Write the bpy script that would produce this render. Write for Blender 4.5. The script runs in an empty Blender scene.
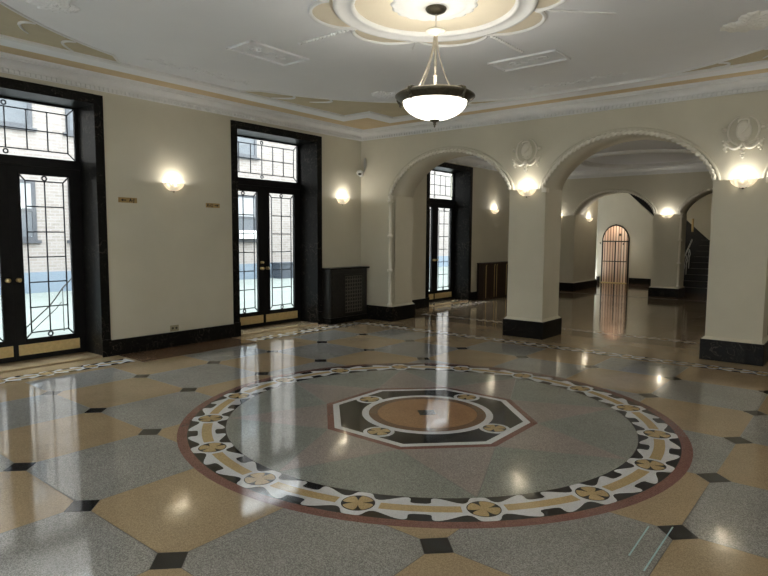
import bpy, bmesh, math, random
from mathutils import Vector, Matrix
random.seed(7)
PI = math.pi
S = bpy.context.scene
COL = S.collection
R = math.radians

# ------------------------------------------------------------------ materials
def new_mat(name):
    m = bpy.data.materials.new(name); m.use_nodes = True
    nt = m.node_tree; nt.nodes.clear()
    out = nt.nodes.new('ShaderNodeOutputMaterial')
    return m, nt, out

def ramp(nt, fac, stops):
    r = nt.nodes.new('ShaderNodeValToRGB')
    e = r.color_ramp.elements
    while len(e) < len(stops): e.new(0.5)
    for k, (p, c) in enumerate(stops):
        e[k].position = p; e[k].color = (*c, 1) if len(c) == 3 else c
    nt.links.new(fac, r.inputs[0])
    return r.outputs[0]

def noise(nt, scale, detail=4, rough=0.55, vec=None):
    n = nt.nodes.new('ShaderNodeTexNoise')
    n.inputs['Scale'].default_value = scale; n.inputs['Detail'].default_value = detail
    n.inputs['Roughness'].default_value = rough
    if vec is None:
        tc = nt.nodes.new('ShaderNodeTexCoord'); vec = tc.outputs['Object']
    nt.links.new(vec, n.inputs['Vector'])
    return n.outputs['Fac']

def bsdf(nt, out, rough=0.5, spec=0.5, metal=0.0):
    b = nt.nodes.new('ShaderNodeBsdfPrincipled')
    b.inputs['Roughness'].default_value = rough
    b.inputs['Metallic'].default_value = metal
    b.inputs['Specular IOR Level'].default_value = spec
    nt.links.new(b.outputs[0], out.inputs[0])
    return b

def bump(nt, b, h, strength, dist=0.01):
    bp = nt.nodes.new('ShaderNodeBump')
    bp.inputs['Strength'].default_value = strength; bp.inputs['Distance'].default_value = dist
    nt.links.new(h, bp.inputs['Height']); nt.links.new(bp.outputs[0], b.inputs['Normal'])

def mottled(name, c1, c2, scale=6, rough=0.5, spec=0.5, metal=0.0, bmp=0.0, bscale=60):
    m, nt, out = new_mat(name)
    b = bsdf(nt, out, rough, spec, metal)
    f = noise(nt, scale)
    nt.links.new(ramp(nt, f, [(0.3, c1), (0.7, c2)]), b.inputs['Base Color'])
    if bmp:
        bump(nt, b, noise(nt, bscale, 3), bmp, 0.004)
    return m

FLOOR_ROUGH = 0.078
def terrazzo(name, base, chips, chips2, scale=230, rough=FLOOR_ROUGH, amt=0.34):
    """ground stone chips in a coloured cement, polished"""
    m, nt, out = new_mat(name)
    b = bsdf(nt, out, rough, 0.5)
    tc = nt.nodes.new('ShaderNodeTexCoord')
    v = nt.nodes.new('ShaderNodeTexVoronoi'); v.inputs['Scale'].default_value = scale
    nt.links.new(tc.outputs['Object'], v.inputs['Vector'])
    sep = nt.nodes.new('ShaderNodeSeparateColor'); nt.links.new(v.outputs['Color'], sep.inputs[0])
    chipc = ramp(nt, sep.outputs[0], [(0.0, chips2), (0.30, chips2), (0.36, base), (1 - amt, base), (1 - amt + .05, chips), (1.0, chips)])
    big = noise(nt, 1.7, 3, vec=tc.outputs['Object'])
    mix = nt.nodes.new('ShaderNodeMix'); mix.data_type = 'RGBA'; mix.blend_type = 'MULTIPLY'
    mix.inputs[0].default_value = .8
    nt.links.new(chipc, mix.inputs[6])
    nt.links.new(ramp(nt, big, [(0.3, (.86, .86, .86)), (0.7, (1.1, 1.1, 1.1))]), mix.inputs[7])
    nt.links.new(mix.outputs[2], b.inputs['Base Color'])
    # worn polish
    mr = nt.nodes.new('ShaderNodeMapRange'); mr.inputs[3].default_value = rough * .75; mr.inputs[4].default_value = rough * 1.35
    nt.links.new(noise(nt, 2.3, 4, vec=tc.outputs['Object']), mr.inputs[0]); nt.links.new(mr.outputs[0], b.inputs['Roughness'])
    bump(nt, b, noise(nt, 3.2, 2, vec=tc.outputs['Object']), 0.10, 0.012)
    return m

def marble(name, dark, vein, scale=1.9, rough=0.30):
    m, nt, out = new_mat(name)
    b = bsdf(nt, out, rough, 0.12)
    tc = nt.nodes.new('ShaderNodeTexCoord')
    n1 = noise(nt, scale, 8, .68, tc.outputs['Object'])
    n = nt.nodes.new('ShaderNodeTexNoise'); n.inputs['Scale'].default_value = scale * 2.2; n.inputs['Detail'].default_value = 6
    n.inputs['Distortion'].default_value = 2.5
    nt.links.new(tc.outputs['Object'], n.inputs['Vector'])
    c = ramp(nt, n.outputs['Fac'], [(0.40, dark), (0.485, dark), (0.50, vein), (0.515, dark), (0.8, tuple(x * 2.2 for x in dark))])
    mix = nt.nodes.new('ShaderNodeMix'); mix.data_type = 'RGBA'
    nt.links.new(ramp(nt, n1, [(0.42, (0, 0, 0)), (0.62, (1, 1, 1))]), mix.inputs[0])
    mix.inputs[6].default_value = (*dark, 1); nt.links.new(c, mix.inputs[7])
    nt.links.new(mix.outputs[2], b.inputs['Base Color'])
    return m

def emitter(name, col, strength, base=(.9, .88, .82), rough=.35):
    m, nt, out = new_mat(name)
    b = bsdf(nt, out, rough, .5)
    f = noise(nt, 14, 3)
    nt.links.new(ramp(nt, f, [(.3, base), (.7, tuple(min(1, x * 1.05) for x in base))]), b.inputs['Base Color'])
    b.inputs['Emission Color'].default_value = (*col, 1)
    b.inputs['Emission Strength'].default_value = strength
    return m

def glass_mat():
    m, nt, out = new_mat('clear_glass')
    tr = nt.nodes.new('ShaderNodeBsdfTransparent'); tr.inputs[0].default_value = (.93, .96, .96, 1)
    gl = nt.nodes.new('ShaderNodeBsdfGlossy'); gl.inputs['Roughness'].default_value = .03
    lw = nt.nodes.new('ShaderNodeLayerWeight'); lw.inputs[0].default_value = .5
    pw = nt.nodes.new('ShaderNodeMath'); pw.operation = 'POWER'; pw.inputs[1].default_value = 5
    nt.links.new(lw.outputs['Facing'], pw.inputs[0])
    fr = nt.nodes.new('ShaderNodeMath'); fr.operation = 'MULTIPLY_ADD'; fr.inputs[1].default_value = .9; fr.inputs[2].default_value = .035
    nt.links.new(pw.outputs[0], fr.inputs[0])
    mx = nt.nodes.new('ShaderNodeMixShader')
    nt.links.new(fr.outputs[0], mx.inputs[0]); nt.links.new(tr.outputs[0], mx.inputs[1]); nt.links.new(gl.outputs[0], mx.inputs[2])
    nt.links.new(mx.outputs[0], out.inputs[0])
    return m

def brick_mat(name, c1, c2, mortar):
    m, nt, out = new_mat(name)
    b = bsdf(nt, out, .9, .2)
    tc = nt.nodes.new('ShaderNodeTexCoord')
    sep = nt.nodes.new('ShaderNodeSeparateXYZ'); nt.links.new(tc.outputs['Object'], sep.inputs[0])
    cmb = nt.nodes.new('ShaderNodeCombineXYZ'); nt.links.new(sep.outputs[1], cmb.inputs[0]); nt.links.new(sep.outputs[2], cmb.inputs[1])
    br = nt.nodes.new('ShaderNodeTexBrick'); nt.links.new(cmb.outputs[0], br.inputs['Vector'])
    br.inputs['Color1'].default_value = (*c1, 1); br.inputs['Color2'].default_value = (*c2, 1); br.inputs['Mortar'].default_value = (*mortar, 1)
    br.inputs['Scale'].default_value = 1.0; br.inputs['Brick Width'].default_value = .24; br.inputs['Row Height'].default_value = .085
    br.inputs['Mortar Size'].default_value = .009
    nt.links.new(br.outputs['Color'], b.inputs['Base Color'])
    return m

def plank_mat(name, c1, c2, width=.055, axis=0):
    m, nt, out = new_mat(name)
    b = bsdf(nt, out, .35, .4)
    tc = nt.nodes.new('ShaderNodeTexCoord')
    sep = nt.nodes.new('ShaderNodeSeparateXYZ'); nt.links.new(tc.outputs['Object'], sep.inputs[0])
    d = nt.nodes.new('ShaderNodeMath'); d.operation = 'DIVIDE'; d.inputs[1].default_value = width
    nt.links.new(sep.outputs[axis], d.inputs[0])
    fl = nt.nodes.new('ShaderNodeMath'); fl.operation = 'FLOOR'; nt.links.new(d.outputs[0], fl.inputs[0])
    fr = nt.nodes.new('ShaderNodeMath'); fr.operation = 'FRACT'; nt.links.new(d.outputs[0], fr.inputs[0])
    wn = nt.nodes.new('ShaderNodeTexWhiteNoise'); wn.noise_dimensions = '1D'; nt.links.new(fl.outputs[0], wn.inputs['W'])
    c = ramp(nt, wn.outputs['Value'], [(0, c1), (1, c2)])
    gap = ramp(nt, fr.outputs[0], [(0.0, (.10, .07, .06)), (.20, (.10, .07, .06)), (.30, (1, 1, 1)), (1, (1, 1, 1))])
    mix = nt.nodes.new('ShaderNodeMix'); mix.data_type = 'RGBA'; mix.blend_type = 'MULTIPLY'; mix.inputs[0].default_value = 1
    nt.links.new(c, mix.inputs[6]); nt.links.new(gap, mix.inputs[7]); nt.links.new(mix.outputs[2], b.inputs['Base Color'])
    return m

M = {}
M['wall'] = mottled('cream_plaster', (.585, .553, .448), (.625, .592, .483), 2.0, .75, .25, bmp=.12, bscale=30)
M['trimwhite'] = mottled('white_plaster', (.73, .735, .725), (.78, .785, .775), 8, .6, .3)
M['ceil'] = mottled('ceiling_plaster', (.80, .81, .825), (.84, .85, .86), 1.3, .8, .2)
M['orn'] = mottled('ornament_plaster', (.86, .845, .79), (.90, .885, .83), 8, .6, .3)
M['relief'] = mottled('relief_plaster', (.78, .745, .645), (.83, .795, .69), 8, .6, .3)
M['tan'] = mottled('tan_ceiling_paint', (.70, .63, .49), (.74, .67, .53), 3, .75, .2)
M['stripe'] = mottled('ochre_band_paint', (.60, .47, .29), (.65, .52, .34), 3, .75, .2)
M['tandark'] = mottled('gold_ceiling_paint', (.50, .44, .305), (.56, .49, .34), 3, .7, .2)
M['black'] = marble('black_marble', (.007, .0065, .006), (.12, .105, .085))
M['doorpaint'] = mottled('black_door_paint', (.006, .006, .007), (.010, .010, .010), 12, .5, .2)
M['came'] = mottled('lead_came', (.012, .014, .022), (.02, .023, .032), 20, .5, .3)
M['brass'] = mottled('brass', (.62, .48, .22), (.78, .62, .32), 18, .30, .5, .55)
M['brassplate'] = mottled('brass_plate', (.62, .47, .22), (.74, .57, .28), 30, .40, .5, .15)
M['bronze'] = mottled('bronze', (.065, .058, .042), (.12, .105, .075), 25, .38, .5, .75)
M['nickel'] = mottled('antique_nickel', (.52, .47, .40), (.70, .65, .56), 22, .3, .5, .8)
M['cream'] = mottled('cream_enamel', (.68, .62, .5), (.78, .72, .6), 22, .35, .5)
M['iron'] = mottled('dark_iron', (.014, .013, .012), (.028, .026, .023), 25, .42, .5, .3)
M['grille'] = mottled('bronze_grille', (.09, .083, .066), (.135, .125, .10), 25, .5, .5, .1)
M['wooddark'] = plank_mat('dark_wood', (.028, .015, .010), (.040, .022, .014), .31, 0)
M['doorwood'] = plank_mat('pale_door_boards', (.60, .40, .28), (.86, .68, .53), .092, 0)
M['stair'] = mottled('stair_stone_and_void', (.008, .007, .006), (.014, .012, .010), 8, .35, .5)  # on stairwell walls and ceiling this near-black colour stands for unlit void
M['nosing'] = mottled('worn_nosing', (.07, .062, .05), (.11, .10, .08), 12, .5)
M['white'] = mottled('white_plastic', (.72, .72, .70), (.8, .8, .78), 14, .35, .5)
M['greyplastic'] = mottled('grey_plastic', (.44, .44, .42), (.52, .52, .50), 14, .45, .5)
M['lens'] = mottled('black_lens', (.01, .01, .01), (.02, .02, .02), 30, .12, .5)
M['glass'] = glass_mat()
M['bowl'] = emitter('lit_opal_glass', (1.0, .93, .80), 3.2)
M['sconce'] = emitter('lit_scallop_glass', (1.0, .86, .64), 0.38, base=(.85, .78, .64))
nt = M['sconce'].node_tree; pb = [n for n in nt.nodes if n.type == 'BSDF_PRINCIPLED'][0]; mo_ = [n for n in nt.nodes if n.type == 'OUTPUT_MATERIAL'][0]
trn = nt.nodes.new('ShaderNodeBsdfTransparent'); trn.inputs[0].default_value = (1, .9, .72, 1); mxs = nt.nodes.new('ShaderNodeMixShader'); mxs.inputs[0].default_value = .10
nt.links.new(pb.outputs[0], mxs.inputs[1]); nt.links.new(trn.outputs[0], mxs.inputs[2]); nt.links.new(mxs.outputs[0], mo_.inputs[0])
M['bulb'] = emitter('lamp_bulb', (1.0, .90, .72), 10)
M['grout'] = mottled('floor_joint', (.05, .045, .04), (.07, .06, .05), 8, .3)
def TZ(key, name, c, k=1.0):
    M[key] = terrazzo(name, c, tuple(min(.9, x*(1 + .42*k) + .015*k) for x in c), tuple(x*(1 - .40*k) for x in c))
TZ('t_tan', 'tan_terrazzo', (.355, .268, .165), .38)
TZ('t_grey', 'grey_terrazzo', (.268, .262, .246), .8)
TZ('t_fawn', 'fawn_terrazzo', (.235, .178, .112), .5)
TZ('t_fawn2', 'umber_terrazzo', (.205, .148, .088), .5)
TZ('t_green', 'greygreen_terrazzo', (0.254, 0.264, 0.240), .7)
TZ('t_pink', 'pinkish_terrazzo', (0.306, 0.269, 0.250), .6)
TZ('t_black', 'black_terrazzo', (0.016, 0.016, 0.017), .6)
TZ('t_white', 'white_terrazzo', (0.625, 0.635, 0.655), .2)
TZ('t_red', 'red_terrazzo', (0.197, 0.096, 0.079), .6)
TZ('t_brown', 'brown_terrazzo', (0.182, 0.110, 0.067), .5)
TZ('t_orange', 'amber_terrazzo', (0.355, 0.206, 0.108), .45)
TZ('t_gold', 'gold_terrazzo', (0.454, 0.338, 0.174), .4)
M['tape'] = mottled('pale_blue_tape', (.26, .42, .44), (.33, .50, .52), 40, .5, .3)
M['brick'] = brick_mat('pale_brick', (.1716, .1485, .1353), (.2046, .1815, .1683), (.2244, .2145, .2046))
M['bluepaint'] = mottled('pale_blue_paint', (.1056, .1353, .1683), (.1221, .1518, .1848), 2, .6, .3)
M['paving'] = mottled('pale_concrete', (.1320, .1485, .1386), (.1551, .1716, .1617), 1.5, .85, .2)
M['winframe'] = mottled('slate_window_frame', (.0264, .0290, .0363), (.0396, .0422, .0495), 9, .5)
M['winpane'] = mottled('far_window_glass', (.0627, .0693, .0792), (.0891, .0957, .1056), 2.5, .3, .3)
M['blind'] = mottled('window_blind', (.1980, .2046, .2112), (.2244, .2310, .2376), 3, .6)
M['bin'] = mottled('navy_bin_plastic', (.0198, .0264, .0363), (.0330, .0396, .0528), 6, .5)
M['outletplate'] = mottled('aged_brass_plate', (.30, .265, .17), (.36, .32, .21), 30, .45, .4)
M['signplate'] = mottled('sign_brass', (.34, .225, .085), (.44, .30, .12), 60, .4, .5)
M['ink'] = mottled('black_lettering', (.012, .01, .008), (.02, .016, .012), 30, .5)

# ------------------------------------------------------------------ mesh helpers
class MB:
    def __init__(s): s.bm = bmesh.new(); s.mats = []
    def mi(s, m):
        if m is None: return 0
        if m not in s.mats: s.mats.append(m)
        return s.mats.index(m)
    def box(s, x0, x1, y0, y1, z0, z1, m=None, bev=0.0):
        i = s.mi(m)
        v = [s.bm.verts.new(c) for c in ((x0,y0,z0),(x1,y0,z0),(x1,y1,z0),(x0,y1,z0),(x0,y0,z1),(x1,y0,z1),(x1,y1,z1),(x0,y1,z1))]
        fs = [s.bm.faces.new([v[k] for k in f]) for f in ((3,2,1,0),(4,5,6,7),(0,1,5,4),(1,2,6,5),(2,3,7,6),(3,0,4,7))]
        for f in fs: f.material_index = i
        if bev > 0:
            es = list({e for f in fs for e in f.edges})
            r = bmesh.ops.bevel(s.bm, geom=es, offset=bev, segments=2, affect='EDGES', profile=.6)
            for f in r['faces']: f.material_index = i
        return s
    def face(s, pts, m=None):
        f = s.bm.faces.new([s.bm.verts.new(p) for p in pts]); f.material_index = s.mi(m); return f
    def prism(s, poly, d, axis=1, a0=0.0, m=None):
        """extrude a 2D polygon: axis=1 -> poly in (x,z), extruded in y from a0 to a0+d; axis=2 -> (x,y) in z; axis=0 -> (y,z) in x"""
        i = s.mi(m)
        def P(p, a):
            return {1: (p[0], a, p[1]), 2: (p[0], p[1], a), 0: (a, p[0], p[1])}[axis]
        A = [s.bm.verts.new(P(p, a0)) for p in poly]; B = [s.bm.verts.new(P(p, a0 + d)) for p in poly]
        n = len(poly)
        fs = [s.bm.faces.new(A), s.bm.faces.new(B[::-1])]
        for k in range(n): fs.append(s.bm.faces.new((A[k], B[k], B[(k+1) % n], A[(k+1) % n])))
        for f in fs: f.material_index = i
        return s
    def tube(s, pts, r, seg=8, m=None, closed=False, caps=True, up=None):
        i = s.mi(m); pts = [Vector(p) for p in pts]; n = len(pts)
        rs = r if isinstance(r, (list, tuple)) else [r] * n
        rings = []; prev = None
        for k in range(n):
            if closed: t = pts[(k+1) % n] - pts[k-1]
            else: t = pts[min(k+1, n-1)] - pts[max(k-1, 0)]
            if t.length < 1e-9: t = Vector((0, 0, 1))
            t.normalize()
            if prev is None:
                a = Vector((0, 0, 1)) if abs(t.z) < .9 else Vector((1, 0, 0))
                u = t.cross(a).normalized()
            else:
                u = prev - t * prev.dot(t)
                if u.length < 1e-6: u = t.orthogonal()
                u.normalize()
            prev = u; w = t.cross(u)
            rings.append([s.bm.verts.new(pts[k] + (u * math.cos(2*PI*j/seg) + w * math.sin(2*PI*j/seg)) * rs[k]) for j in range(seg)])
        rng = range(n if closed else n - 1)
        for k in rng:
            a, b = rings[k], rings[(k+1) % n]
            for j in range(seg):
                f = s.bm.faces.new((a[j], a[(j+1) % seg], b[(j+1) % seg], b[j])); f.material_index = i; f.smooth = True
        if caps and not closed:
            for rg in (rings[0][::-1], rings[-1]):
                f = s.bm.faces.new(rg); f.material_index = i
        return s
    def lathe(s, prof, seg=32, c=(0, 0, 0), m=None, a0=0.0, a1=2*PI, smooth=True, scal=None):
        """prof = [(r, z)]; scal(angle, k) -> radius factor"""
        i = s.mi(m); full = abs(a1 - a0 - 2*PI) < 1e-6
        n = seg if full else seg + 1
        rings = []
        for k, (r, z) in enumerate(prof):
            if r < 1e-6: rings.append([s.bm.verts.new((c[0], c[1], c[2] + z))]); continue
            ring = []
            for j in range(n):
                a = a0 + (a1 - a0) * j / seg
                q = r * (scal(a, k) if scal else 1)
                ring.append(s.bm.verts.new((c[0] + q*math.cos(a), c[1] + q*math.sin(a), c[2] + z)))
            rings.append(ring)
        for A, B in zip(rings, rings[1:]):
            for j in range(seg):
                j2 = (j+1) % n
                if len(A) == 1 and len(B) == 1: continue
                if len(A) == 1: q = (A[0], B[j], B[j2])
                elif len(B) == 1: q = (A[j], B[0], A[j2])
                else: q = (A[j], B[j], B[j2], A[j2])
                f = s.bm.faces.new(q); f.material_index = i; f.smooth = smooth
        return s
    def ball(s, c, r, m=None, sc=(1, 1, 1), u=12, v=8):
        i = s.mi(m)
        g = bmesh.ops.create_uvsphere(s.bm, u_segments=u, v_segments=v, radius=r, matrix=Matrix.Translation(c) @ Matrix.Diagonal((*sc, 1)))
        for vv in g['verts']:
            for f in vv.link_faces: f.material_index = i; f.smooth = True
        return s
    def under(s, axis=2, lim=-.0012):
        for v in s.bm.verts: v.co[axis] = min(v.co[axis], lim)
        return s
    def build(s, name, mat=None, parent=None, loc=None, rz=None, normals=True):
        if normals: bmesh.ops.recalc_face_normals(s.bm, faces=s.bm.faces)
        me = bpy.data.meshes.new(name); s.bm.to_mesh(me); s.bm.free()
        ms = s.mats if s.mats else [mat]
        for m in ms: me.materials.append(M[m] if isinstance(m, str) else m)
        o = bpy.data.objects.new(name, me); COL.objects.link(o)
        if parent: o.parent = parent
        if loc: o.location = loc
        if rz is not None: o.rotation_euler.z = rz
        return o

def empty(name, loc=(0, 0, 0), rz=0.0):
    o = bpy.data.objects.new(name, None); o.empty_display_size = .1
    o.location = loc; o.rotation_euler.z = rz; COL.objects.link(o); return o
def thing(name, label, cat, loc=(0, 0, 0), rz=0.0, group=None):
    return tag(empty(name, loc, rz), label, cat, group)
def tag(o, label, cat, group=None):
    o['label'] = label; o['category'] = cat
    if group: o['group'] = group
    return o
def struct(o): o['kind'] = 'structure'; return o
def copy_tree(o, parent=None):
    c = o.copy(); COL.objects.link(c)
    if parent: c.parent = parent
    for ch in list(o.children): copy_tree(ch, c)
    return c

# ------------------------------------------------------------------ dimensions (metres), corner of left wall and arcade at the origin
ZC = 3.45            # lobby ceiling
ZC2 = 3.38           # ceiling beyond the arcade
XR, YN = 9.3, -9.3   # right wall, near wall
T1 = 0.63            # arcade thickness
YB = 8.25            # rear arcade
CX, CY = 4.52, -4.26 # medallion centre
RAMP = [(.88, 3.0), (3.65, 5.85), (6.45, 8.6)]
DOORS = [(-5.78, 3.25), (-1.985, 3.25), (3.08, 3.19)]

# ------------------------------------------------------------------ setting: walls
def wall_left():
    mb = MB()
    y = YN
    for yc, top in DOORS:
        a, b = yc - .93, yc + .93
        mb.box(-.6, 0, y, a, -.12, ZC + .1); mb.box(-.6, 0, a, b, top - .015, ZC + .1)
        y = b
    mb.box(-.6, 0, y, 10.2, -.12, ZC + .1)
    return struct(mb.build('wall_left', 'wall'))
wall_left()

def arch_z(dx, hw, spring, rise):
    t = min(1, abs(dx) / hw)
    Rr = (hw*hw + rise*rise) / (2*rise); off = Rr - rise
    seg = math.sqrt(max(0, Rr*Rr - (t*hw)**2)) - off
    ell = rise * math.sqrt(max(0, 1 - t*t))
    return spring + .55*seg + .45*ell
NSEG = 40
def arch_pts(x0, x1, spring, rise, grow=0.0):
    hw = (x1 - x0)/2; c = (x0 + x1)/2; pts = []
    for k in range(NSEG + 1):
        a = PI - PI*k/NSEG
        dx = hw*math.cos(a)
        pts.append((c + dx, arch_z(dx, hw, spring, rise)))
    if grow:
        out = []
        for k, (x, z) in enumerate(pts):
            p = pts[max(k-1, 0)]; q = pts[min(k+1, NSEG)]
            t = Vector((q[0]-p[0], q[1]-p[1]))
            if k in (0, NSEG): t = Vector((0, 1 if k == 0 else -1))
            t.normalize(); n = Vector((-t.y, t.x))
            out.append((x + n.x*grow, z + n.y*grow))
        pts = out
    return pts

def arcade(name, y0, y1, xa, xb, opens, spring, apex, ztop, depth_left=None):
    mb = MB(); rise = apex - spring
    edges = [xa] + [v for o in opens for v in o] + [xb]
    for k in range(0, len(edges), 2):
        ye = depth_left if (depth_left and k == 0) else y1
        mb.box(edges[k], edges[k+1], y0, ye, -.12, spring)
        mb.box(edges[k], edges[k+1], y0, ye, spring, ztop)
    for (a, b) in opens:
        ps = arch_pts(a, b, spring, rise)
        for (p, q) in zip(ps, ps[1:]):
            for y in (y0, y1):
                mb.face([(p[0], y, p[1]), (q[0], y, q[1]), (q[0], y, ztop), (p[0], y, ztop)])
            f = mb.face([(p[0], y0, p[1]), (q[0], y0, q[1]), (q[0], y1, q[1]), (p[0], y1, p[1])]); f.smooth = True
            mb.face([(p[0], y0, ztop), (q[0], y0, ztop), (q[0], y1, ztop), (p[0], y1, ztop)])
    bmesh.ops.remove_doubles(mb.bm, verts=mb.bm.verts, dist=.0004)
    return struct(mb.build(name, 'wall'))

FR = [(.75, 3.07), (3.65, 5.88), (6.49, 8.75)]
SPR, APX = 2.27, 2.95
front = arcade('wall_back', 0, T1, -.02, XR + .1, FR, SPR, APX, ZC + .1)
SPR2, APX2 = 2.19, 2.80
rear = arcade('wall_rear', YB, YB + .65, -.02, XR + .1, RAMP, SPR2, APX2, ZC + .1, depth_left=10.05)

def rope(pts3, r, pitch=.072, seg=12, m='trimwhite'):
    """a two-strand twisted rope along a 3-D path"""
    L = 0; P = [Vector(p) for p in pts3]
    acc = [0]
    for a, b in zip(P, P[1:]): L += (b - a).length; acc.append(L)
    n = max(8, int(L / (pitch/9))); mb = MB(); i = mb.mi(m)
    def at(s):
        for k in range(len(P)-1):
            if s <= acc[k+1] or k == len(P)-2:
                t = (s - acc[k]) / max(1e-9, acc[k+1] - acc[k]); return P[k].lerp(P[k+1], max(0, min(1, t)))
    rings = []
    for k in range(n + 1):
        s = L*k/n; c = at(s); t = (at(min(L, s+.01)) - at(max(0, s-.01))).normalized()
        u = t.cross(Vector((0, 1, 0)))
        if u.length < 1e-4: u = Vector((1, 0, 0))
        u.normalize(); w = t.cross(u)
        ph = PI * s / pitch
        rings.append([mb.bm.verts.new(c + (u*math.cos(2*PI*j/seg) + w*math.sin(2*PI*j/seg)) * r * (.38 + .62*abs(math.cos(2*PI*j/seg/1 + ph)))) for j in range(seg)])
    for a, b in zip(rings, rings[1:]):
        for j in range(seg):
            f = mb.bm.faces.new((a[j], a[(j+1) % seg], b[(j+1) % seg], b[j])); f.material_index = i; f.smooth = True
    return mb

def arch_mould(parent, a, b, spring, apex, y, w=.085):
    """label moulding around an arch: flat fillet, quirk and rope"""
    rise = apex - spring
    I = arch_pts(a, b, spring, rise, 0.0); O = arch_pts(a, b, spring, rise, w); Mi = arch_pts(a, b, spring, rise, w*.55)
    mb = MB()
    for k in range(NSEG):
        def q(A, B, ya, yb):
            mb.face([(A[k][0], ya, A[k][1]), (A[k+1][0], ya, A[k+1][1]), (B[k+1][0], yb, B[k+1][1]), (B[k][0], yb, B[k][1])]).smooth = True
        q(I, I, y + .03, y - .012); q(I, Mi, y - .012, y - .022); q(Mi, O, y - .034, y - .024); q(Mi, Mi, y - .022, y - .034); q(O, O, y - .024, y + .001)
    bmesh.ops.remove_doubles(mb.bm, verts=mb.bm.verts, dist=.0003)
    mo = mb.build('arch_moulding', 'wall', parent)
    Rp = arch_pts(a, b, spring, rise, .018)
    rope([(x, y - .026, z) for x, z in Rp], .033, m='relief').build('rope_moulding', 'relief', mo)
    ends = MB()
    for x0 in (a - w*.9, b - .01):
        ends.box(x0, x0 + w*.9 + .01, y - .03, y + .002, spring - .018, spring + .004)
    return mo

for (a, b) in FR: arch_mould(front, a, b, SPR, APX, 0)
for (a, b) in RAMP: arch_mould(rear, a, b, SPR2, APX2, YB)

def colonnette(parent, x, y, z0, z1):
    """slim ringed shaft in the arch jamb"""
    prof = [(.0, z0), (.034, z0), (.034, z0 + .05), (.024, z0 + .07)]
    n = 3; L = (z1 - z0 - .14)/n
    for k in range(n):
        zb = z0 + .07 + k*L
        prof += [(.022, zb + .02), (.024, zb + L*.5), (.017, zb + L - .06), (.036, zb + L - .050), (.039, zb + L - .03), (.036, zb + L - .010), (.022, zb + L)]
    prof += [(.03, z1 - .05), (.036, z1 - .03), (.036, z1), (0, z1)]
    return MB().lathe([(r*1.4, z) for r, z in prof], 16, (x, y, 0)).build('colonnette', 'relief', parent)
colonnette(front, .735, -.034, .27, SPR)
colonnette(rear, 3.665, YB - .012, .26, SPR2)
MB().box(.775, .782, .05, T1 - .06, .34, SPR - .06).build('jamb_panel', 'wall', front)
for x in (3.655, 6.495):       # plain fillet along the arch jamb
    MB().box(x - .028, x + .012, -.014, .05, .27, SPR - .02).build('jamb_fillet', 'wall', front)
    MB().box(x - .05, x + .03, -.03, .07, SPR - .055, SPR + .01, bev=.006).build('jamb_capital', 'relief', front)

# marble plinths under the piers, with a splayed plaster foot
def plinth(parent, x0, x1, y0, y1, h=.265, e=.046, name='pier_plinth'):
    mb = MB(); mb.box(x0 - e, x1 + e, y0 - e, y1 + e, 0, h, 'black', bev=.006)
    o = mb.build(name, None, parent)
    f = MB(); z0, z1 = h, h + .035
    A = [(x0 - e*.8, y0 - e*.8), (x1 + e*.8, y0 - e*.8), (x1 + e*.8, y1 + e*.8), (x0 - e*.8, y1 + e*.8)]
    B = [(x0 - .003, y0 - .003), (x1 + .003, y0 - .003), (x1 + .003, y1 + .003), (x0 - .003, y1 + .003)]
    for k in range(4):
        k2 = (k+1) % 4
        f.face([(*A[k], z0), (*A[k2], z0), (*B[k2], z1), (*B[k], z1)])
    f.build('plaster_foot', 'wall', o)
    return o
plinth(front, .0, .75, 0, T1); plinth(front, 3.07, 3.65, 0, T1); plinth(front, 5.88, 6.49, 0, T1); plinth(front, 8.75, XR - .06, 0, T1)
plinth(rear, .0, .88, YB, 10.05, .235); plinth(rear, 3.0, 3.65, YB, YB + .65, .235); plinth(rear, 5.85, 6.45, YB, YB + .65, .235); plinth(rear, 8.6, XR - .06, YB, YB + .65, .235)

struct(MB().box(XR, XR + .2, YN, YB, -.12, ZC + .1).build('wall_right', 'wall'))
mb = MB(); x = -.6
for (a, b) in ((1.2, 2.7), (3.9, 5.4), (6.6, 8.1)):  # added openings behind the camera, letting in fill daylight
    mb.box(x, a, YN - .2, YN, -.12, ZC + .1); mb.box(a, b, YN - .2, YN, -.12, .75); mb.box(a, b, YN - .2, YN, 1.55, ZC + .1); x = b
mb.box(x, XR + .2, YN - .2, YN, -.12, ZC + .1)
struct(mb.build('wall_front', 'wall'))
for k, (a, b) in enumerate(((1.2, 2.7), (3.9, 5.4), (6.6, 8.1))):  # frames and panes of the added fill windows, out of view
    wf = MB()
    wf.box(a, a + .06, YN - .12, YN - .05, .75, 1.55); wf.box(b - .06, b, YN - .12, YN - .05, .75, 1.55); wf.box(a + .06, b - .06, YN - .12, YN - .05, .75, .82); wf.box(a + .06, b - .06, YN - .12, YN - .05, 1.48, 1.55); wf.box((a+b)/2 - .03, (a+b)/2 + .03, YN - .12, YN - .05, .82, 1.48)
    wf = struct(wf.build('window_%d' % (k + 1), 'doorpaint'))
    MB().box(a + .06, b - .06, YN - .09, YN - .084, .82, 1.48).build('window_pane', 'glass', wf)

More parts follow.
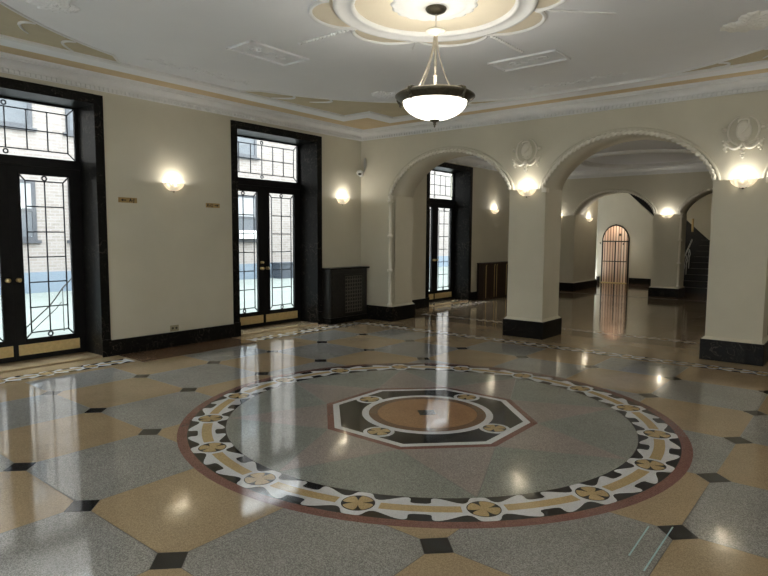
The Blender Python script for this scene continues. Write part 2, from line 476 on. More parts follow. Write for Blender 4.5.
# end of the hall behind the rear arcade
ye = 12.3
mb = MB()
mb.prism([(.13, 0), (2.28, 0), (2.28, 1.90), (1.2, 2.91), (.62, ZC), (.13, ZC)], .12, 1, ye)
mb.face([(.13, ye, 0), (.13, ye, ZC), (-1.1, 14.6, ZC), (-1.1, 14.6, 0)])
struct(mb.build('wall_end', 'wall'))
mb = MB(); mb.prism([(2.42, 2.60), (3.0, 2.055), (3.66, 1.43), (4.9, .25), (4.9, ZC), (2.42, ZC)], .12, 1, 12.15)
struct(mb.build('trim_1', 'wall'))      # plastered side of the upper flight
struct(MB().box(-1.4, XR + .2, 14.6, 14.75, -.1, 4.2).build('wall_stairwell', 'stair')); struct(MB().box(XR, XR + .2, YB, 14.6, -.1, 4.2).build('wall_stairwell_right', 'stair')); struct(MB().box(5.9, 6.05, 9.0, 14.6, -.1, 4.2).build('wall_stair_side', 'stair'))  # stairwell darkness put into the wall colour
mb = MB(); mb.box(-1.6, -1.4, 9.9, 14.75, -.1, 4.2); mb.box(-1.4, .0, 9.9, 10.02, -.1, 4.2)
struct(mb.build('wall_end_left', 'wall'))

# ------------------------------------------------------------------ baseboards
mb = MB()
segs = [(YN, DOORS[0][0] - .945), (DOORS[0][0] + .945, DOORS[1][0] - .945), (DOORS[2][0] + .945, YB)]
for (a, b) in segs: mb.box(0, .03, a, b, 0, .205, bev=.005)
mb.box(0, .03, T1 + .05, DOORS[2][0] - .945, 0, .205, bev=.005)
struct(mb.build('baseboard_left', 'black'))
mb = MB(); mb.box(1.22, 2.28, ye - .03, ye, 0, .2); mb.box(.13, .24, ye - .03, ye, 0, .2)
v = Vector((-1.23, 2.3, 0)).normalized(); n = Vector((v.y, -v.x, 0))*.03
a = Vector((.13, ye, 0)); b = Vector((-1.1, 14.6, 0))
for q in ([a, b, b + Vector((0, 0, .62)), a + Vector((0, 0, .2))],):
    mb.face([p + n for p in q])
struct(mb.build('baseboard_end', 'black'))
mb = MB(); mb.box(XR - .03, XR, YN, 0, 0, .205); struct(mb.build('baseboard_right', 'black'))

# ------------------------------------------------------------------ cornices
def cornice(name, p0, p1, out, zb, zt, proj, dent=.055, mitre0=0, mitre1=0):
    """run of cornice from p0 to p1 (xy), projecting along out (xy unit)"""
    p0, p1, out = Vector((*p0, 0)), Vector((*p1, 0)), Vector((*out, 0))
    d = (p1 - p0).normalized(); H = zt - zb
    prof = [(0, 0), (.018, 0), (.018, .008), (.026, .010), (.026, .044), (.060, .044), (.060, .056), (.048, .058)]
    for k in range(7):
        t = k/6; prof.append((.05 + (proj - .115)*(1 - math.cos(t*PI/2)), .060 + (H - .10)*math.sin(t*PI/2)))
    prof += [(proj - .050, H - .040), (proj - .050, H - .026), (proj - .015, H - .026), (proj - .015, H - .012), (proj, H - .012), (proj, H), (0, H)]
    mb = MB()
    R0 = [mb.bm.verts.new(p0 + out*o + d*(mitre0*o) + Vector((0, 0, zb + z))) for o, z in prof]
    R1 = [mb.bm.verts.new(p1 + out*o - d*(mitre1*o) + Vector((0, 0, zb + z))) for o, z in prof]
    for k in range(len(prof) - 1):
        mb.bm.faces.new((R0[k], R0[k+1], R1[k+1], R1[k]))
    L = (p1 - p0).length; n = int(L/dent)
    for k in range(n):
        c = p0 + d*((k + .5)*L/n)
        a = c - d*dent*.3 + out*.02; b = c + d*dent*.3 + out*.02
        z0, z1 = zb + .006, zb + .042
        vs = []
        for q in (a, b, b + out*.028, a + out*.028):
            vs.append((q.x, q.y, z0)); vs.append((q.x, q.y, z1))
        i = [mb.bm.verts.new(w) for w in vs]
        for f in ((0, 2, 4, 6), (1, 7, 5, 3), (0, 1, 3, 2), (2, 3, 5, 4), (4, 5, 7, 6), (6, 7, 1, 0)): mb.bm.faces.new([i[j] for j in f])
    return struct(mb.build(name, 'trimwhite'))
cornice('trim_2', (0, YN), (0, 0), (1, 0), 3.30, ZC, .26, mitre1=1)
cornice('trim_3', (0, 0), (XR, 0), (0, -1), 3.30, ZC, .26, mitre0=1)
cornice('trim_4', (XR, 0), (XR, YN), (-1, 0), 3.30, ZC, .26)
cornice('trim_5', (0, T1), (0, YB), (1, 0), 3.21, ZC2, .24, .2)
cornice('trim_6', (0, YB), (XR, YB), (0, -1), 3.20, ZC2, .26, .2)

# ------------------------------------------------------------------ ceilings
struct(MB().box(-.02, XR, YN, T1, ZC, ZC + .12).build('ceiling', 'ceil'))
c2 = struct(MB().box(-.02, XR, T1, YB, ZC2, ZC2 + .12).build('ceiling_hall', 'ceil'))
struct(MB().box(-1.4, 2.35, YB + .6, 14.7, ZC2 + .05, ZC2 + .17).build('ceiling_end', 'ceil'))
struct(MB().box(2.35, XR, YB + .6, 14.7, ZC2 + .05, ZC2 + .17).build('ceiling_stairwell', 'stair'))  # coloured near-black for the unlit void above the stairs
# oval moulding on the hall ceiling
mb = MB()
oc = (3.25, 6.1)
for rr, w, h in ((1.36, .06, .075), (1.25, .025, .03)):
    mb.lathe([(rr - w, 0), (rr - w, -h*.5), (rr - w*.4, -h), (rr + w*.4, -h), (rr + w, -h*.4), (rr + w, 0)], 64, (oc[0], oc[1], ZC2))
mb.build('ring_moulding', 'trimwhite', c2)

ceil_ob = bpy.data.objects['ceiling']
FX0, FX1, FY0, FY1 = .90, 2*CX - .90, 2*CY + .84, -.84     # inner edge of the border band
NX, NY = .52, .58                                          # re-entrant corner notch
def notched(g):
    """inner edge grown outwards by g"""
    x0, x1, y0, y1 = FX0 - g, FX1 + g, FY0 - g, FY1 + g
    a, b = NX, NY
    return [(x0, y0+b), (x0+a, y0+b), (x0+a, y0), (x1-a, y0), (x1-a, y0+b), (x1, y0+b), (x1, y1-b), (x1-a, y1-b), (x1-a, y1), (x0+a, y1), (x0+a, y1-b), (x0, y1-b)]
def band(mb, A, B, zA, zB, m):
    n = len(A)
    for k in range(n):
        k2 = (k+1) % n
        mb.face([(*A[k], zA), (*A[k2], zA), (*B[k2], zB), (*B[k], zB)], m)
mb = MB()
I, J, K, O = notched(0), notched(.045), notched(.09), notched(.33)
band(mb, I, I, ZC + .001, ZC - .03, 'trimwhite'); band(mb, I, J, ZC - .03, ZC - .034, 'trimwhite'); band(mb, J, K, ZC - .034, ZC - .016, 'trimwhite')
band(mb, K, O, ZC - .016, ZC - .016, 'ceil'); band(mb, O, O, ZC - .016, ZC + .001, 'trimwhite')
mb.build('border_band', None, ceil_ob)
# tan margin between cornice and band
mb = MB()
def rect(x0, x1, y0, y1): return [(x0, y0), (x1, y0), (x1, y1), (x0, y1)]
A = rect(.29, 2*CX - .29, YN + .29, -.27)
mb.prism(rect(.29, FX0 - .30, YN + .3, -.27), -.004, 2, ZC, 'stripe'); mb.prism(rect(FX1 + .30, 2*CX - .29, YN + .3, -.27), -.004, 2, ZC, 'stripe')
mb.prism(rect(FX0 - .30, FX1 + .30, FY1 + .30, -.27), -.004, 2, ZC, 'stripe'); mb.prism(rect(FX0 - .30, FX1 + .30, YN + .3, FY0 - .30), -.004, 2, ZC, 'stripe')
for sx in (0, 1):
    for sy in (0, 1):
        xa = FX0 - .30 if sx == 0 else FX1 + .30 - NX; ya = FY0 - .30 if sy == 0 else FY1 + .30 - NY
        mb.prism(rect(xa, xa + NX, ya, ya + NY), -.004, 2, ZC, 'stripe')
mb.build('painted_margin', None, ceil_ob)
# tan corner spandrels outside the great circle
RS = 3.55
def spandrel(sx, sy):
    ax = CX + sx*(FX1 - CX); ay = CY + sy*(FY1 - CY)
    poly = []
    hx, hy = abs(FX1 - CX), abs(FY1 - CY)
    t0 = math.asin(min(.999, .9/RS)); pts = []
    n = 28; a0, a1 = R(14), R(74)
    for k in range(n + 1):
        a = a0 + (a1 - a0)*k/n
        pts.append((min(hx, RS*math.cos(a)), min(hy, RS*math.sin(a))))
    pts[0] = (hx, RS*math.sin(a0)*.95); pts[-1] = (RS*math.cos(a1)*.9, hy)
    corner = [(hx - NX, hy), (hx - NX, hy - NY), (hx, hy - NY)]
    full = [(CX + sx*x, CY + sy*y) for x, y in pts + corner]
    mb = MB(); mb.prism(full, -.004, 2, ZC, 'tandark')
    o = mb.build('corner_spandrel', None, ceil_ob)
    mt = MB(); mt.tube([(CX + sx*x, CY + sy*y, ZC - .004) for x, y in pts], .014, 8)
    mt.build('spandrel_rib', 'trimwhite', o)
    cur = MB()
    for (ta, side) in ((.16, 1), (.30, 1), (.84, -1), (.70, -1)):
        a = a0 + (a1 - a0)*ta
        P = []
        for k in range(9):
            u = k/8; rr = RS + .02 + .26*u*(1 if True else 0); aa = a + side*(.10*u - .10*u*u*1.6)
            x = min(hx - .03, rr*math.cos(aa)); y = min(hy - .03, rr*math.sin(aa))
            P.append((CX + sx*x, CY + sy*y, ZC - .012))
        cur.tube(P, [.006 + .009*math.sin(PI*k/8) for k in range(9)], 6)
    cur.build('scroll_rib', 'trimwhite', o)
for sx in (-1, 1):
    for sy in (-1, 1): spandrel(sx, sy)

# ------------------------------------------------------------------ doors
def came_set(w, h, inset_x, inset_z, nx, nz, ro, m='came', r=.0085, centre=True):
    """leading of a light w x h with origin at its bottom-left, in local xz"""
    mb = MB()
    x0, x1, z0, z1 = inset_x, w - inset_x, inset_z, h - inset_z
    def bar(a, b): mb.tube([(a[0], 0, a[1]), (b[0], 0, b[1])], r, 6)
    bar((x0, z0), (x1, z0)); bar((x0, z1), (x1, z1)); bar((x0, z0), (x0, z1)); bar((x1, z0), (x1, z1))
    for a, b in (((0, 0), (x0, z0)), ((w, 0), (x1, z0)), ((0, h), (x0, z1)), ((w, h), (x1, z1))): bar(a, b)
    for k in range(1, nx): bar((x0 + (x1-x0)*k/nx, z0), (x0 + (x1-x0)*k/nx, z1))
    for k in range(1, nz): bar((x0, z0 + (z1-z0)*k/nz), (x1, z0 + (z1-z0)*k/nz))
    for z in (z0*.5, h - z0*.5):
        mb.tube([(w/2 + ro*math.cos(a*PI/10), 0, z + ro*math.sin(a*PI/10)) for a in range(20)], r*1.1, 6, closed=True)
    return mb

def make_door(idx, yc, top):
    k = top/3.25
    root = struct(empty('door_%d' % idx, (0, yc, 0), R(90)))     # local x -> +Y, local -y -> into the lobby
    hw, dp = .832, .42
    # black marble surround and reveal
    s = MB()
    s.box(-.945, -hw, -.016, dp + .05, 0, top, bev=.006); s.box(hw, .945, -.016, dp + .05, 0, top, bev=.006)
    s.box(-hw, hw, -.016, dp + .05, top - .115, top)
    s.box(-.945, -hw + .004, -.03, -.01, 0, .22, bev=.006); s.box(hw - .004, .945, -.03, -.01, 0, .22, bev=.006)
    s.build('marble_surround', 'black', root)
    MB().box(-hw, hw, -.02, .6, -.1, .022).build('threshold', 't_tan', root)
    # frame with transom bar
    f = MB(); y0, y1 = dp, dp + .05; ztop = top - .115; tzb = 2.465*k
    f.box(-hw, -.765, y0, y1, .02, 2.36*k); f.box(.765, hw, y0, y1, .02, 2.36*k)
    f.box(-hw, hw, y0 - .02, y1, 2.36*k, tzb)
    f.build('frame', 'doorpaint', root)
    # transom light
    t = MB(); tz0, tz1 = tzb, ztop
    t.box(-hw, -.788, dp + .01, dp + .045, tz0, tz1); t.box(.788, hw, dp + .01, dp + .045, tz0, tz1); t.box(-.788, .788, dp + .01, dp + .045, tz1 - .022, tz1); t.box(-.788, .788, dp + .01, dp + .045, tz0, tz0 + .008)
    tf = t.build('transom_sash', 'doorpaint', root)
    MB().box(-.788, .788, dp + .028, dp + .034, tz0 + .008, tz1 - .022).build('transom_pane', 'glass', tf)
    came_set(1.576, tz1 - tz0 - .03, .088, .085, 6, 2, .024, r=.008).build('transom_leading', 'came', tf, (-.788, dp + .020, tz0 + .008))
    # two leaves
    gz0, gz1 = .275*k, 2.262*k
    for sgn in (-1, 1):
        lf = MB()
        def bx(a, b, z0, z1, d0=dp - .005, d1=dp + .04): lf.box(min(sgn*a, sgn*b), max(sgn*a, sgn*b), d0, d1, z0, z1)
        bx(.0004, .117, .024, 2.36*k); bx(.69, .765, .024, 2.36*k); bx(.117, .69, .024, gz0); bx(.117, .69, gz1, 2.36*k)
        leaf = lf.build('door_leaf', 'doorpaint', root)
        bd = MB()
        for (a, b, z0, z1) in ((.105, .123, gz0 - .012, gz1 + .012), (.684, .702, gz0 - .012, gz1 + .012), (.117, .69, gz0 - .012, gz0 + .006), (.117, .69, gz1 - .006, gz1 + .012)):
            bd.box(min(sgn*a, sgn*b), max(sgn*a, sgn*b), dp - .014, dp - .004, z0, z1)
        bd.build('glazing_bead', 'doorpaint', leaf)
        xa = .117 if sgn > 0 else -.69
        MB().box(xa, xa + .573, dp + .016, dp + .022, gz0, gz1).build('pane', 'glass', leaf)
        came_set(.573, gz1 - gz0, .07, .075, 2, 6, .026).build('lead_came', 'came', leaf, (xa, dp + .010, gz0))
        xk = .03 if sgn > 0 else -.745
        MB().box(xk, xk + .715, dp - .012, dp - .004, .085, .215*k, bev=.002).build('kick_plate', 'brassplate', leaf)
        kn = MB(); kx = sgn*.058
        def lat(z, s_):
            pr = [(0, 0), (.026*s_, 0), (.026*s_, .006), (.011*s_, .010), (.010*s_, .028), (.022*s_, .036), (.027*s_, .048), (.022*s_, .060), (0, .064)]
            i = kn.mi('brass'); rings = []
            for r_, d_ in pr:
                rings.append([kn.bm.verts.new((kx + r_*math.cos(2*PI*j/14), dp - .005 - d_, z + r_*math.sin(2*PI*j/14))) for j in range(14)])
            for A, B in zip(rings, rings[1:]):
                for j in range(14):
                    ff = kn.bm.faces.new((A[j], A[(j+1) % 14], B[(j+1) % 14], B[j])); ff.smooth = True; ff.material_index = i
        lat(1.0, 1.0)
        kn.build('door_knob', 'brass', leaf)
        if sgn < 0 and idx == 2:
            kn = MB(); lat(1.10, .8); kn.build('deadbolt', 'brass', leaf)
    return root
for k, (yc, top) in enumerate(DOORS): make_door(k + 1, yc, top)

# ------------------------------------------------------------------ floor
PX, PY, OX, OY = .905, .930, 4.040 - .905*10, -4.222 - .930*10
CUT = .104
mb = MB()
mb.box(-.02, XR, YN, 14.7, -.12, -.0025, 'grout')
def clip(poly, x0, x1, y0, y1):
    for (ax, lim, sg) in ((0, x0, 1), (0, x1, -1), (1, y0, 1), (1, y1, -1)):
        out = []
        for k in range(len(poly)):
            p, q = poly[k], poly[(k+1) % len(poly)]
            ip, iq = (p[ax] - lim)*sg >= 0, (q[ax] - lim)*sg >= 0
            if ip: out.append(p)
            if ip != iq:
                t = (lim - p[ax])/(q[ax] - p[ax]); out.append((p[0] + (q[0]-p[0])*t, p[1] + (q[1]-p[1])*t))
        poly = out
        if len(poly) < 3: return []
    return poly
def tiles(x0, x1, y0, y1, first='t_tan', second='t_grey'):
    g = .0022
    for i in range(-2, 30):
        for j in range(-2, 40):
            xa, ya = OX + PX*i, OY + PY*j
            if xa > x1 or xa + PX < x0 - .2 or ya > y1 or ya + PY < y0 - .2: continue
            c = CUT
            o = [(xa + c, ya + g), (xa + PX - c, ya + g), (xa + PX - g, ya + c), (xa + PX - g, ya + PY - c), (xa + PX - c, ya + PY - g), (xa + c, ya + PY - g), (xa + g, ya + PY - c), (xa + g, ya + c)]
            p = clip(o, x0, x1, y0, y1)
            par = (i - 10 + j - 7) % 2
            if p: mb.face([(x, y, 0) for x, y in p], first if par == 0 else second)
            d = c - g
            p = clip([(xa - d, ya), (xa, ya - d), (xa + d, ya), (xa, ya + d)], x0, x1, y0, y1)
            if p: mb.face([(x, y, 0) for x, y in p], 't_black')
def slab(x0, x1, y0, y1, m): mb.face([(x0, y0, 0), (x1, y0, 0), (x1, y1, 0), (x0, y1, 0)], m)
GX0, GY1 = .66, -.68
tiles(GX0, 8.6, -8.5, GY1)
for (ya_, yb_, m_) in ((YN, -6.80, 't_brown'), (-6.797, -4.76, 't_tan'), (-4.757, -2.99, 't_brown'), (-2.987, T1, 't_tan')): slab(-.02, GX0 - .003, ya_, yb_, m_)
slab(GX0, XR, GY1 + .003, T1, 't_tan'); slab(8.603, XR, YN, GY1, 't_brown'); slab(GX0, 8.6, YN, -8.503, 't_brown')
tiles(.62, 8.6, 1.42, 7.55, 't_fawn', 't_fawn2')
slab(-.02, XR, T1 + .003, 1.417, 't_fawn2'); slab(-.02, XR, 7.553, YB + .65, 't_brown'); slab(-.02, .617, 1.42, 7.55, 't_tan'); slab(8.603, XR, 1.42, 7.55, 't_brown')
slab(-.02, XR, YB + .653, 14.7, 't_brown')
floor = struct(mb.build('floor', None, normals=False))

# wave mosaic: half-width of the white figure along one bay (t = 0 at a roundel, .5 half-way)
WAVE = [(0, 1.0), (.04, 1.0), (.065, .97), (.082, .86), (.10, .66), (.12, .54), (.15, .49), (.19, .54), (.24, .67), (.29, .81), (.33, .90), (.365, .955), (.39, .95), (.407, .89), (.413, .79), (.408, .68), (.41, .57), (.425, .49), (.455, .45), (.5, .45)]
def wave_side():
    return WAVE + [(1 - t, w) for t, w in WAVE[-2::-1]]
def mosaic(path, nb, bay, half, rr, z, mb, roundels=None, bars=True, start_half=False):
    """path(s, u) -> (x, y): s along, u across; white figure, tan bars"""
    ws = wave_side()
    for k in range(nb):
        up = [(k + t, w*half) for t, w in ws]
        # split in quads between matched upper and lower points
        for (a, b) in zip(up, up[1:]):
            mb.face([(*path(a[0]*bay, a[1]), z), (*path(a[0]*bay, -a[1]), z), (*path(b[0]*bay, -b[1]), z), (*path(b[0]*bay, b[1]), z)], 't_white')
        if bars:
            a, b = (k*bay + rr*1.32), ((k+1)*bay - rr*1.32); n = 6; hb = half*.26
            for q in range(n):
                s0, s1 = a + (b-a)*q/n, a + (b-a)*(q+1)/n
                mb.face([(*path(s0, hb), z + .0007), (*path(s0, -hb), z + .0007), (*path(s1, -hb), z + .0007), (*path(s1, hb), z + .0007)], 't_gold')
def roundel(mb, c, r, z, rot=0.0, petals='t_gold'):
    def disc(rad, zz, m, n=28, f=None):
        mb.face([(c[0] + (rad if not f else f(2*PI*k/n))*math.cos(2*PI*k/n + rot), c[1] + (rad if not f else f(2*PI*k/n))*math.sin(2*PI*k/n + rot), zz) for k in range(n)], m)
    disc(r*1.0, z, 't_black')
    disc(r, z + .0006, petals, 64, lambda a: r*.93*max(.24, 1 - abs(math.sin(2*a))**2.2*(.9 if abs(math.sin(2*a)) > .55 else .0)) if False else r*.94*(.28 + .72*min(1, 2.0*abs(math.cos(2*a))**.9)))

# the great round medallion
med = thing('floor_medallion', 'large round inlaid terrazzo medallion with wave border and octagonal centre in the lobby floor', 'floor medallion', (CX, CY, 0))
def ring(mb, r0, r1, z, m, n=96):
    for k in range(n):
        a, b = 2*PI*k/n, 2*PI*(k+1)/n
        mb.face([(r0*math.cos(a), r0*math.sin(a), z), (r1*math.cos(a), r1*math.sin(a), z), (r1*math.cos(b), r1*math.sin(b), z), (r0*math.cos(b), r0*math.sin(b), z)], m)
mb = MB(); ring(mb, 2.005, 2.08, .0010, 't_red'); mb.build('red_border_ring', None, med)
RB, HB = 1.858, .147
mb = MB(); ring(mb, RB - HB, RB + HB, .0010, 't_black')
def circ(s, u): a = s/RB; return ((RB + u)*math.cos(a), (RB + u)*math.sin(a))
mosaic(circ, 16, 2*PI*RB/16, HB, .098, .0017, mb)
mb.build('wave_border', None, med)
for k in range(16):
    a = 2*PI*k/16
    mb = MB(); roundel(mb, (0, 0), .100, .0026, PI/4 + .3)
    o = mb.build('roundel', None, med, (RB*math.cos(a), RB*math.sin(a), 0)); o.rotation_euler.z = a
RF = RB - HB
mb = MB(); n = 16
mb.face([(RF*math.cos(2*PI*k/96), RF*math.sin(2*PI*k/96), .0008) for k in range(96)], 'grout')
def P(r, deg): return (r*math.cos(R(deg)), r*math.sin(R(deg)))
for k in range(8):
    a = 45*k; apex = P(RF - .006, a); v0, v1 = P(.94, a - 22.5), P(.94, a + 22.5)
    def shr(poly, d=.003):
        cx = sum(p[0] for p in poly)/len(poly); cy = sum(p[1] for p in poly)/len(poly)
        return [(p[0] + (cx - p[0])*d/max(.05, math.hypot(p[0]-cx, p[1]-cy)), p[1] + (cy - p[1])*d/max(.05, math.hypot(p[0]-cx, p[1]-cy)), .0014) for p in poly]
    mb.face(shr([v0, apex, v1]), 't_pink')
    arc = [P(RF, a + 45*t/10) for t in range(11)]
    for half in (0, 1):
        if half == 0: poly = [v1] + [P(RF, a + 22.5*t/6) for t in range(7)]
        else: poly = [v1] + [P(RF, a + 22.5 + 22.5*t/6) for t in range(7)]
    mb.face(shr([v1] + arc), 't_green')
mb.build('star_field', None, med)
def octa(r, z): return [(*P(r, 22.5 + 45*k), z) for k in range(8)]
mb = MB(); mb.face(octa(.945, .0022), 't_red'); mb.face(octa(.885, .0029), 't_white'); mb.face(octa(.825, .0036), 't_black')
mb.build('octagon_panel', None, med)
mb = MB()
def dsc(r, z, m, n=64): mb.face([(r*math.cos(2*PI*k/n), r*math.sin(2*PI*k/n), z) for k in range(n)], m)
dsc(.572, .0050, 't_white'); dsc(.512, .0057, 't_brown'); dsc(.435, .0064, 't_orange')
mb.build('centre_disc', None, med)
for k in range(4):
    mb = MB()
    mb.face([(.125*math.cos(2*PI*j/32), .125*math.sin(2*PI*j/32), .0043) for j in range(32)], 't_white')
    roundel(mb, (0, 0), .094, .0066, PI/4 + .3)
    o = mb.build('roundel', None, med, (.665*math.cos(PI/2*k), .665*math.sin(PI/2*k), 0)); o.rotation_euler.z = PI/2*k
mb = MB(); d = .104; mb.face([(-d, 0, .0072), (0, -d, .0072), (d, 0, .0072), (0, d, .0072)], 't_black')
mb.build('centre_tile', None, med)

# straight mosaic strips along the walls
def strip(name, p0, p1, nb, half):
    p0, p1 = Vector(p0), Vector(p1); d = (p1 - p0); L = d.length; d.normalize(); nrm = Vector((-d.y, d.x))
    mb = MB()
    q = [p0 + nrm*half, p0 - nrm*half, p1 - nrm*half, p1 + nrm*half]
    mb.face([(v.x, v.y, .0008) for v in q], 't_black')
    def path(s, u): v = p0 + d*s + nrm*u; return (v.x, v.y)
    bay = L/nb
    mosaic(path, nb, bay, half, half*.66, .0014, mb)
    for k in range(1, nb):
        v = p0 + d*(bay*k); roundel(mb, (v.x, v.y), half*.66, .0022, math.atan2(d.y, d.x) + PI/4)
    return mb.build(name, None, floor)
strip('mosaic_strip', (.42, -6.75), (.42, -4.80), 4, .12)
strip('mosaic_strip', (.42, -2.95), (.42, -.53), 5, .12)
strip('mosaic_strip', (.53, -.50), (8.6, -.50), 16, .105)
strip('mosaic_strip', (.40, 2.0), (.40, 4.1), 4, .12)
strip('mosaic_strip', (.6, 1.22), (8.6, 1.22), 16, .10)
strip('mosaic_strip', (.6, 7.75), (8.6, 7.75), 16, .10)

# pale blue tape on the floor
def tape(p0, p1, w, label):
    p0, p1 = Vector(p0), Vector(p1); d = (p1 - p0).normalized(); nn = Vector((-d.y, d.x))*w/2
    mb = MB(); mb.prism([tuple(p0 + nn), tuple(p0 - nn), tuple(p1 - nn), tuple(p1 + nn)], .0006, 2, .0012)
    tag(mb.build('tape_strip', 'tape'), label, 'tape', 'tape strips on the floor')
tape((6.62, -5.185), (6.630, -5.56), .0075, 'left, shorter pale blue tape line on the grey floor tile')
tape((6.722, -5.11), (6.726, -5.655), .0075, 'right, longer pale blue tape line crossing a black diamond tile')

# ------------------------------------------------------------------ pendant lamp
pc = (4.546, -4.24)
pend = thing('pendant_lamp', 'bronze rimmed bowl pendant lamp with glowing white glass hanging from ceiling rosette', 'ceiling lamp', (pc[0], pc[1], ZC - .05))
zo = -(ZC - .05)     # local offset: world z -> local
def PL(prof): return [(r, z + zo) for r, z in prof]
MB().lathe(PL([(0, 3.436), (.083, 3.436), (.088, 3.425), (.077, 3.408), (.05, 3.394), (.018, 3.388), (0, 3.386)]), 28).build('canopy', 'bronze', pend)
ch = MB()
for k in range(7):
    z = 3.382 - k*.017 + zo; q = (k % 2)*PI/2
    ch.tube([(.006*math.cos(a*PI/5)*math.cos(q), .006*math.cos(a*PI/5)*math.sin(q), z + .012*math.sin(a*PI/5)) for a in range(10)], .0022, 6, closed=True)
ch.build('chain', 'nickel', pend)
MB().lathe(PL([(0, 3.275), (.010, 3.272), (.014, 3.262), (.03, 3.258), (.078, 3.256), (.083, 3.250), (.078, 3.243), (.05, 3.232), (.026, 3.222), (.016, 3.205), (0, 3.20)]), 28).build('collar', 'cream', pend)
MB().lathe(PL([(.0, 3.21), (.012, 3.205), (.009, 3.18), (.011, 3.10), (.013, 2.98), (.008, 2.90), (0, 2.895)]), 16).build('stem', 'nickel', pend)
MB().lathe(PL([(0, 2.90), (.016, 2.897), (.017, 2.885), (.011, 2.875), (.015, 2.855), (.011, 2.83), (.014, 2.76), (.016, 2.70), (0, 2.69)]), 16).build('stem_vase', 'cream', pend)
camdir = math.atan2(-8.49 - pc[1], 7.45 - pc[0])
angs = [camdir + R(t) for t in (-38, 45, -110)]
for a in angs:
    P3 = []
    for k in range(13):
        t = k/12; rr = .014 + .17*t**1.7; z = 3.215 - t*(3.215 - 2.752)
        P3.append((rr*math.cos(a), rr*math.sin(a), z + zo))
    rod = MB().tube(P3, .0055, 8).build('rod', 'nickel', pend)
rim = MB().lathe(PL([(.265, 2.685), (.275, 2.668), (.285, 2.672), (.30, 2.69), (.322, 2.70), (.335, 2.712), (.335, 2.722), (.322, 2.732), (.30, 2.738), (.285, 2.744), (.27, 2.746), (.258, 2.740), (.258, 2.70), (.265, 2.685)]), 56)
rim = rim.build('rim', 'bronze', pend)
bead = MB(); bead.lathe(PL([(.296, 2.739), (.302, 2.745), (.308, 2.739), (.302, 2.734)]), 96, scal=lambda a, k: 1 + (.008 if int(a*96/(2*PI) + .5) % 2 else -.004))
bead.build('beading', 'nickel', rim)
for a in angs:
    b = MB(); ca, sa = math.cos(a), math.sin(a)
    pts = [(.17, 2.752), (.24, 2.756), (.30, 2.752), (.336, 2.735), (.343, 2.715), (.325, 2.69), (.30, 2.668)]
    b.tube([(r*ca, r*sa, z + zo) for r, z in pts], [.006, .008, .010, .011, .011, .012, .007], 8)
    b.ball((.312*ca, .312*sa, 2.668 + zo), .016)
    b.build('bracket', 'bronze', pend)
prof = [(0, 2.522)]
for k in range(1, 13):
    t = k/12; prof.append((.268*math.sin(t*PI/2), 2.522 + .152*(1 - math.cos(t*PI/2))**.9))
MB().lathe(PL(prof + [(.264, 2.678)]), 48).build('glass_bowl', 'bowl', pend)
MB().lathe(PL([(0, 2.532), (.046, 2.535), (.040, 2.518), (.014, 2.507), (.010, 2.500), (.014, 2.493), (.010, 2.484), (.005, 2.478), (.008, 2.470), (0, 2.462)]), 18).build('finial', 'bronze', pend)

# ------------------------------------------------------------------ wall sconces
def scal(a, k): return 1 + .045*math.cos(a*14)*min(1, k/3)
def make_sconce():
    root = empty('wall_sconce')
    pr = [(.016, -.100), (.045, -.094), (.078, -.080), (.106, -.058), (.128, -.032), (.141, -.006), (.147, .006)]
    mb = MB(); mb.lathe(pr, 56, (0, 0, 0), a0=PI, a1=2*PI, scal=scal)
    # flatten towards the wall
    for v in mb.bm.verts: v.co.y *= .85
    mb.build('shade', 'sconce', root)
    b = MB(); b.box(-.045, .045, -.014, 0, -.10, -.015, bev=.004); b.tube([(0, -.014, -.07), (0, -.05, -.07), (0, -.06, -.062)], .007, 8); b.lathe([(0, -.068), (.014, -.068), (.014, -.043), (0, -.043)], 14, (0, -.065, 0))
    b.build('back_plate', 'bronze', root)
    f = MB(); f.ball((0, -.014, -.102), .013, sc=(1, .8, 1.2)); f.build('finial', 'bronze', root)
    MB().ball((0, -.065, -.022), .017, sc=(1, 1, 1.35), u=14, v=10).build('bulb', 'bulb', root)
    return root
SC = make_sconce()
sconces = [
    ((0, -3.895, 2.243), R(90), 'glowing scalloped wall sconce between the two brass direction plates on left wall', 1.0),
    ((0, -.515, 2.215), R(90), 'glowing wall sconce above the black radiator cover, left of room corner', 1.0),
    ((3.36, 0, 2.262), 0, 'glowing wall sconce on the middle pier, under a plaster shield', 1.0),
    ((6.21, 0, 2.262), 0, 'bright wall sconce on the right foreground pier under a plaster shield', 1.0),
    ((0, 5.11, 2.225), R(90), 'glowing wall sconce above brown radiator cabinet seen through the left arch', 1.0),
    ((3.33, YB, 2.15), 0, 'glowing wall sconce on the rear pier beside the staircase arch', 1.0),
    ((.88, 9.32, 2.11), R(90), 'small glowing wall sconce in the rear archway left of wooden door', .8),
    ((.36, YB, 2.15), 0, 'glowing wall sconce on rear left pier, mostly behind the middle pier', 1.0),
]
SW = 6.5
def lamp(name, loc, w, col=(1, .965, .91), r=.03, parent=None):
    l = bpy.data.lights.new(name, 'POINT'); l.energy = w; l.color = col; l.shadow_soft_size = r
    o = bpy.data.objects.new(name, l); o.location = loc; COL.objects.link(o)
    if parent: o.parent = parent
    return o
lamp('sconce_light', (0, -.070, -.004), SW, parent=SC, r=.03)
for k, (loc, rz, lab, f) in enumerate(sconces):
    o = SC if k == 0 else copy_tree(SC)
    o.location = loc; o.rotation_euler.z = rz
    tag(o, lab, 'wall lamp', 'glowing wall sconces')
lamp('pendant_light', (pc[0], pc[1], 2.645), 11.5, (1, .965, .91), .08)
lamp('end_hall_fill', (1.95, YB + .80, 2.98), 15, (1, .84, .62), .06)  # added fill without a fixture, hidden behind the rear arch
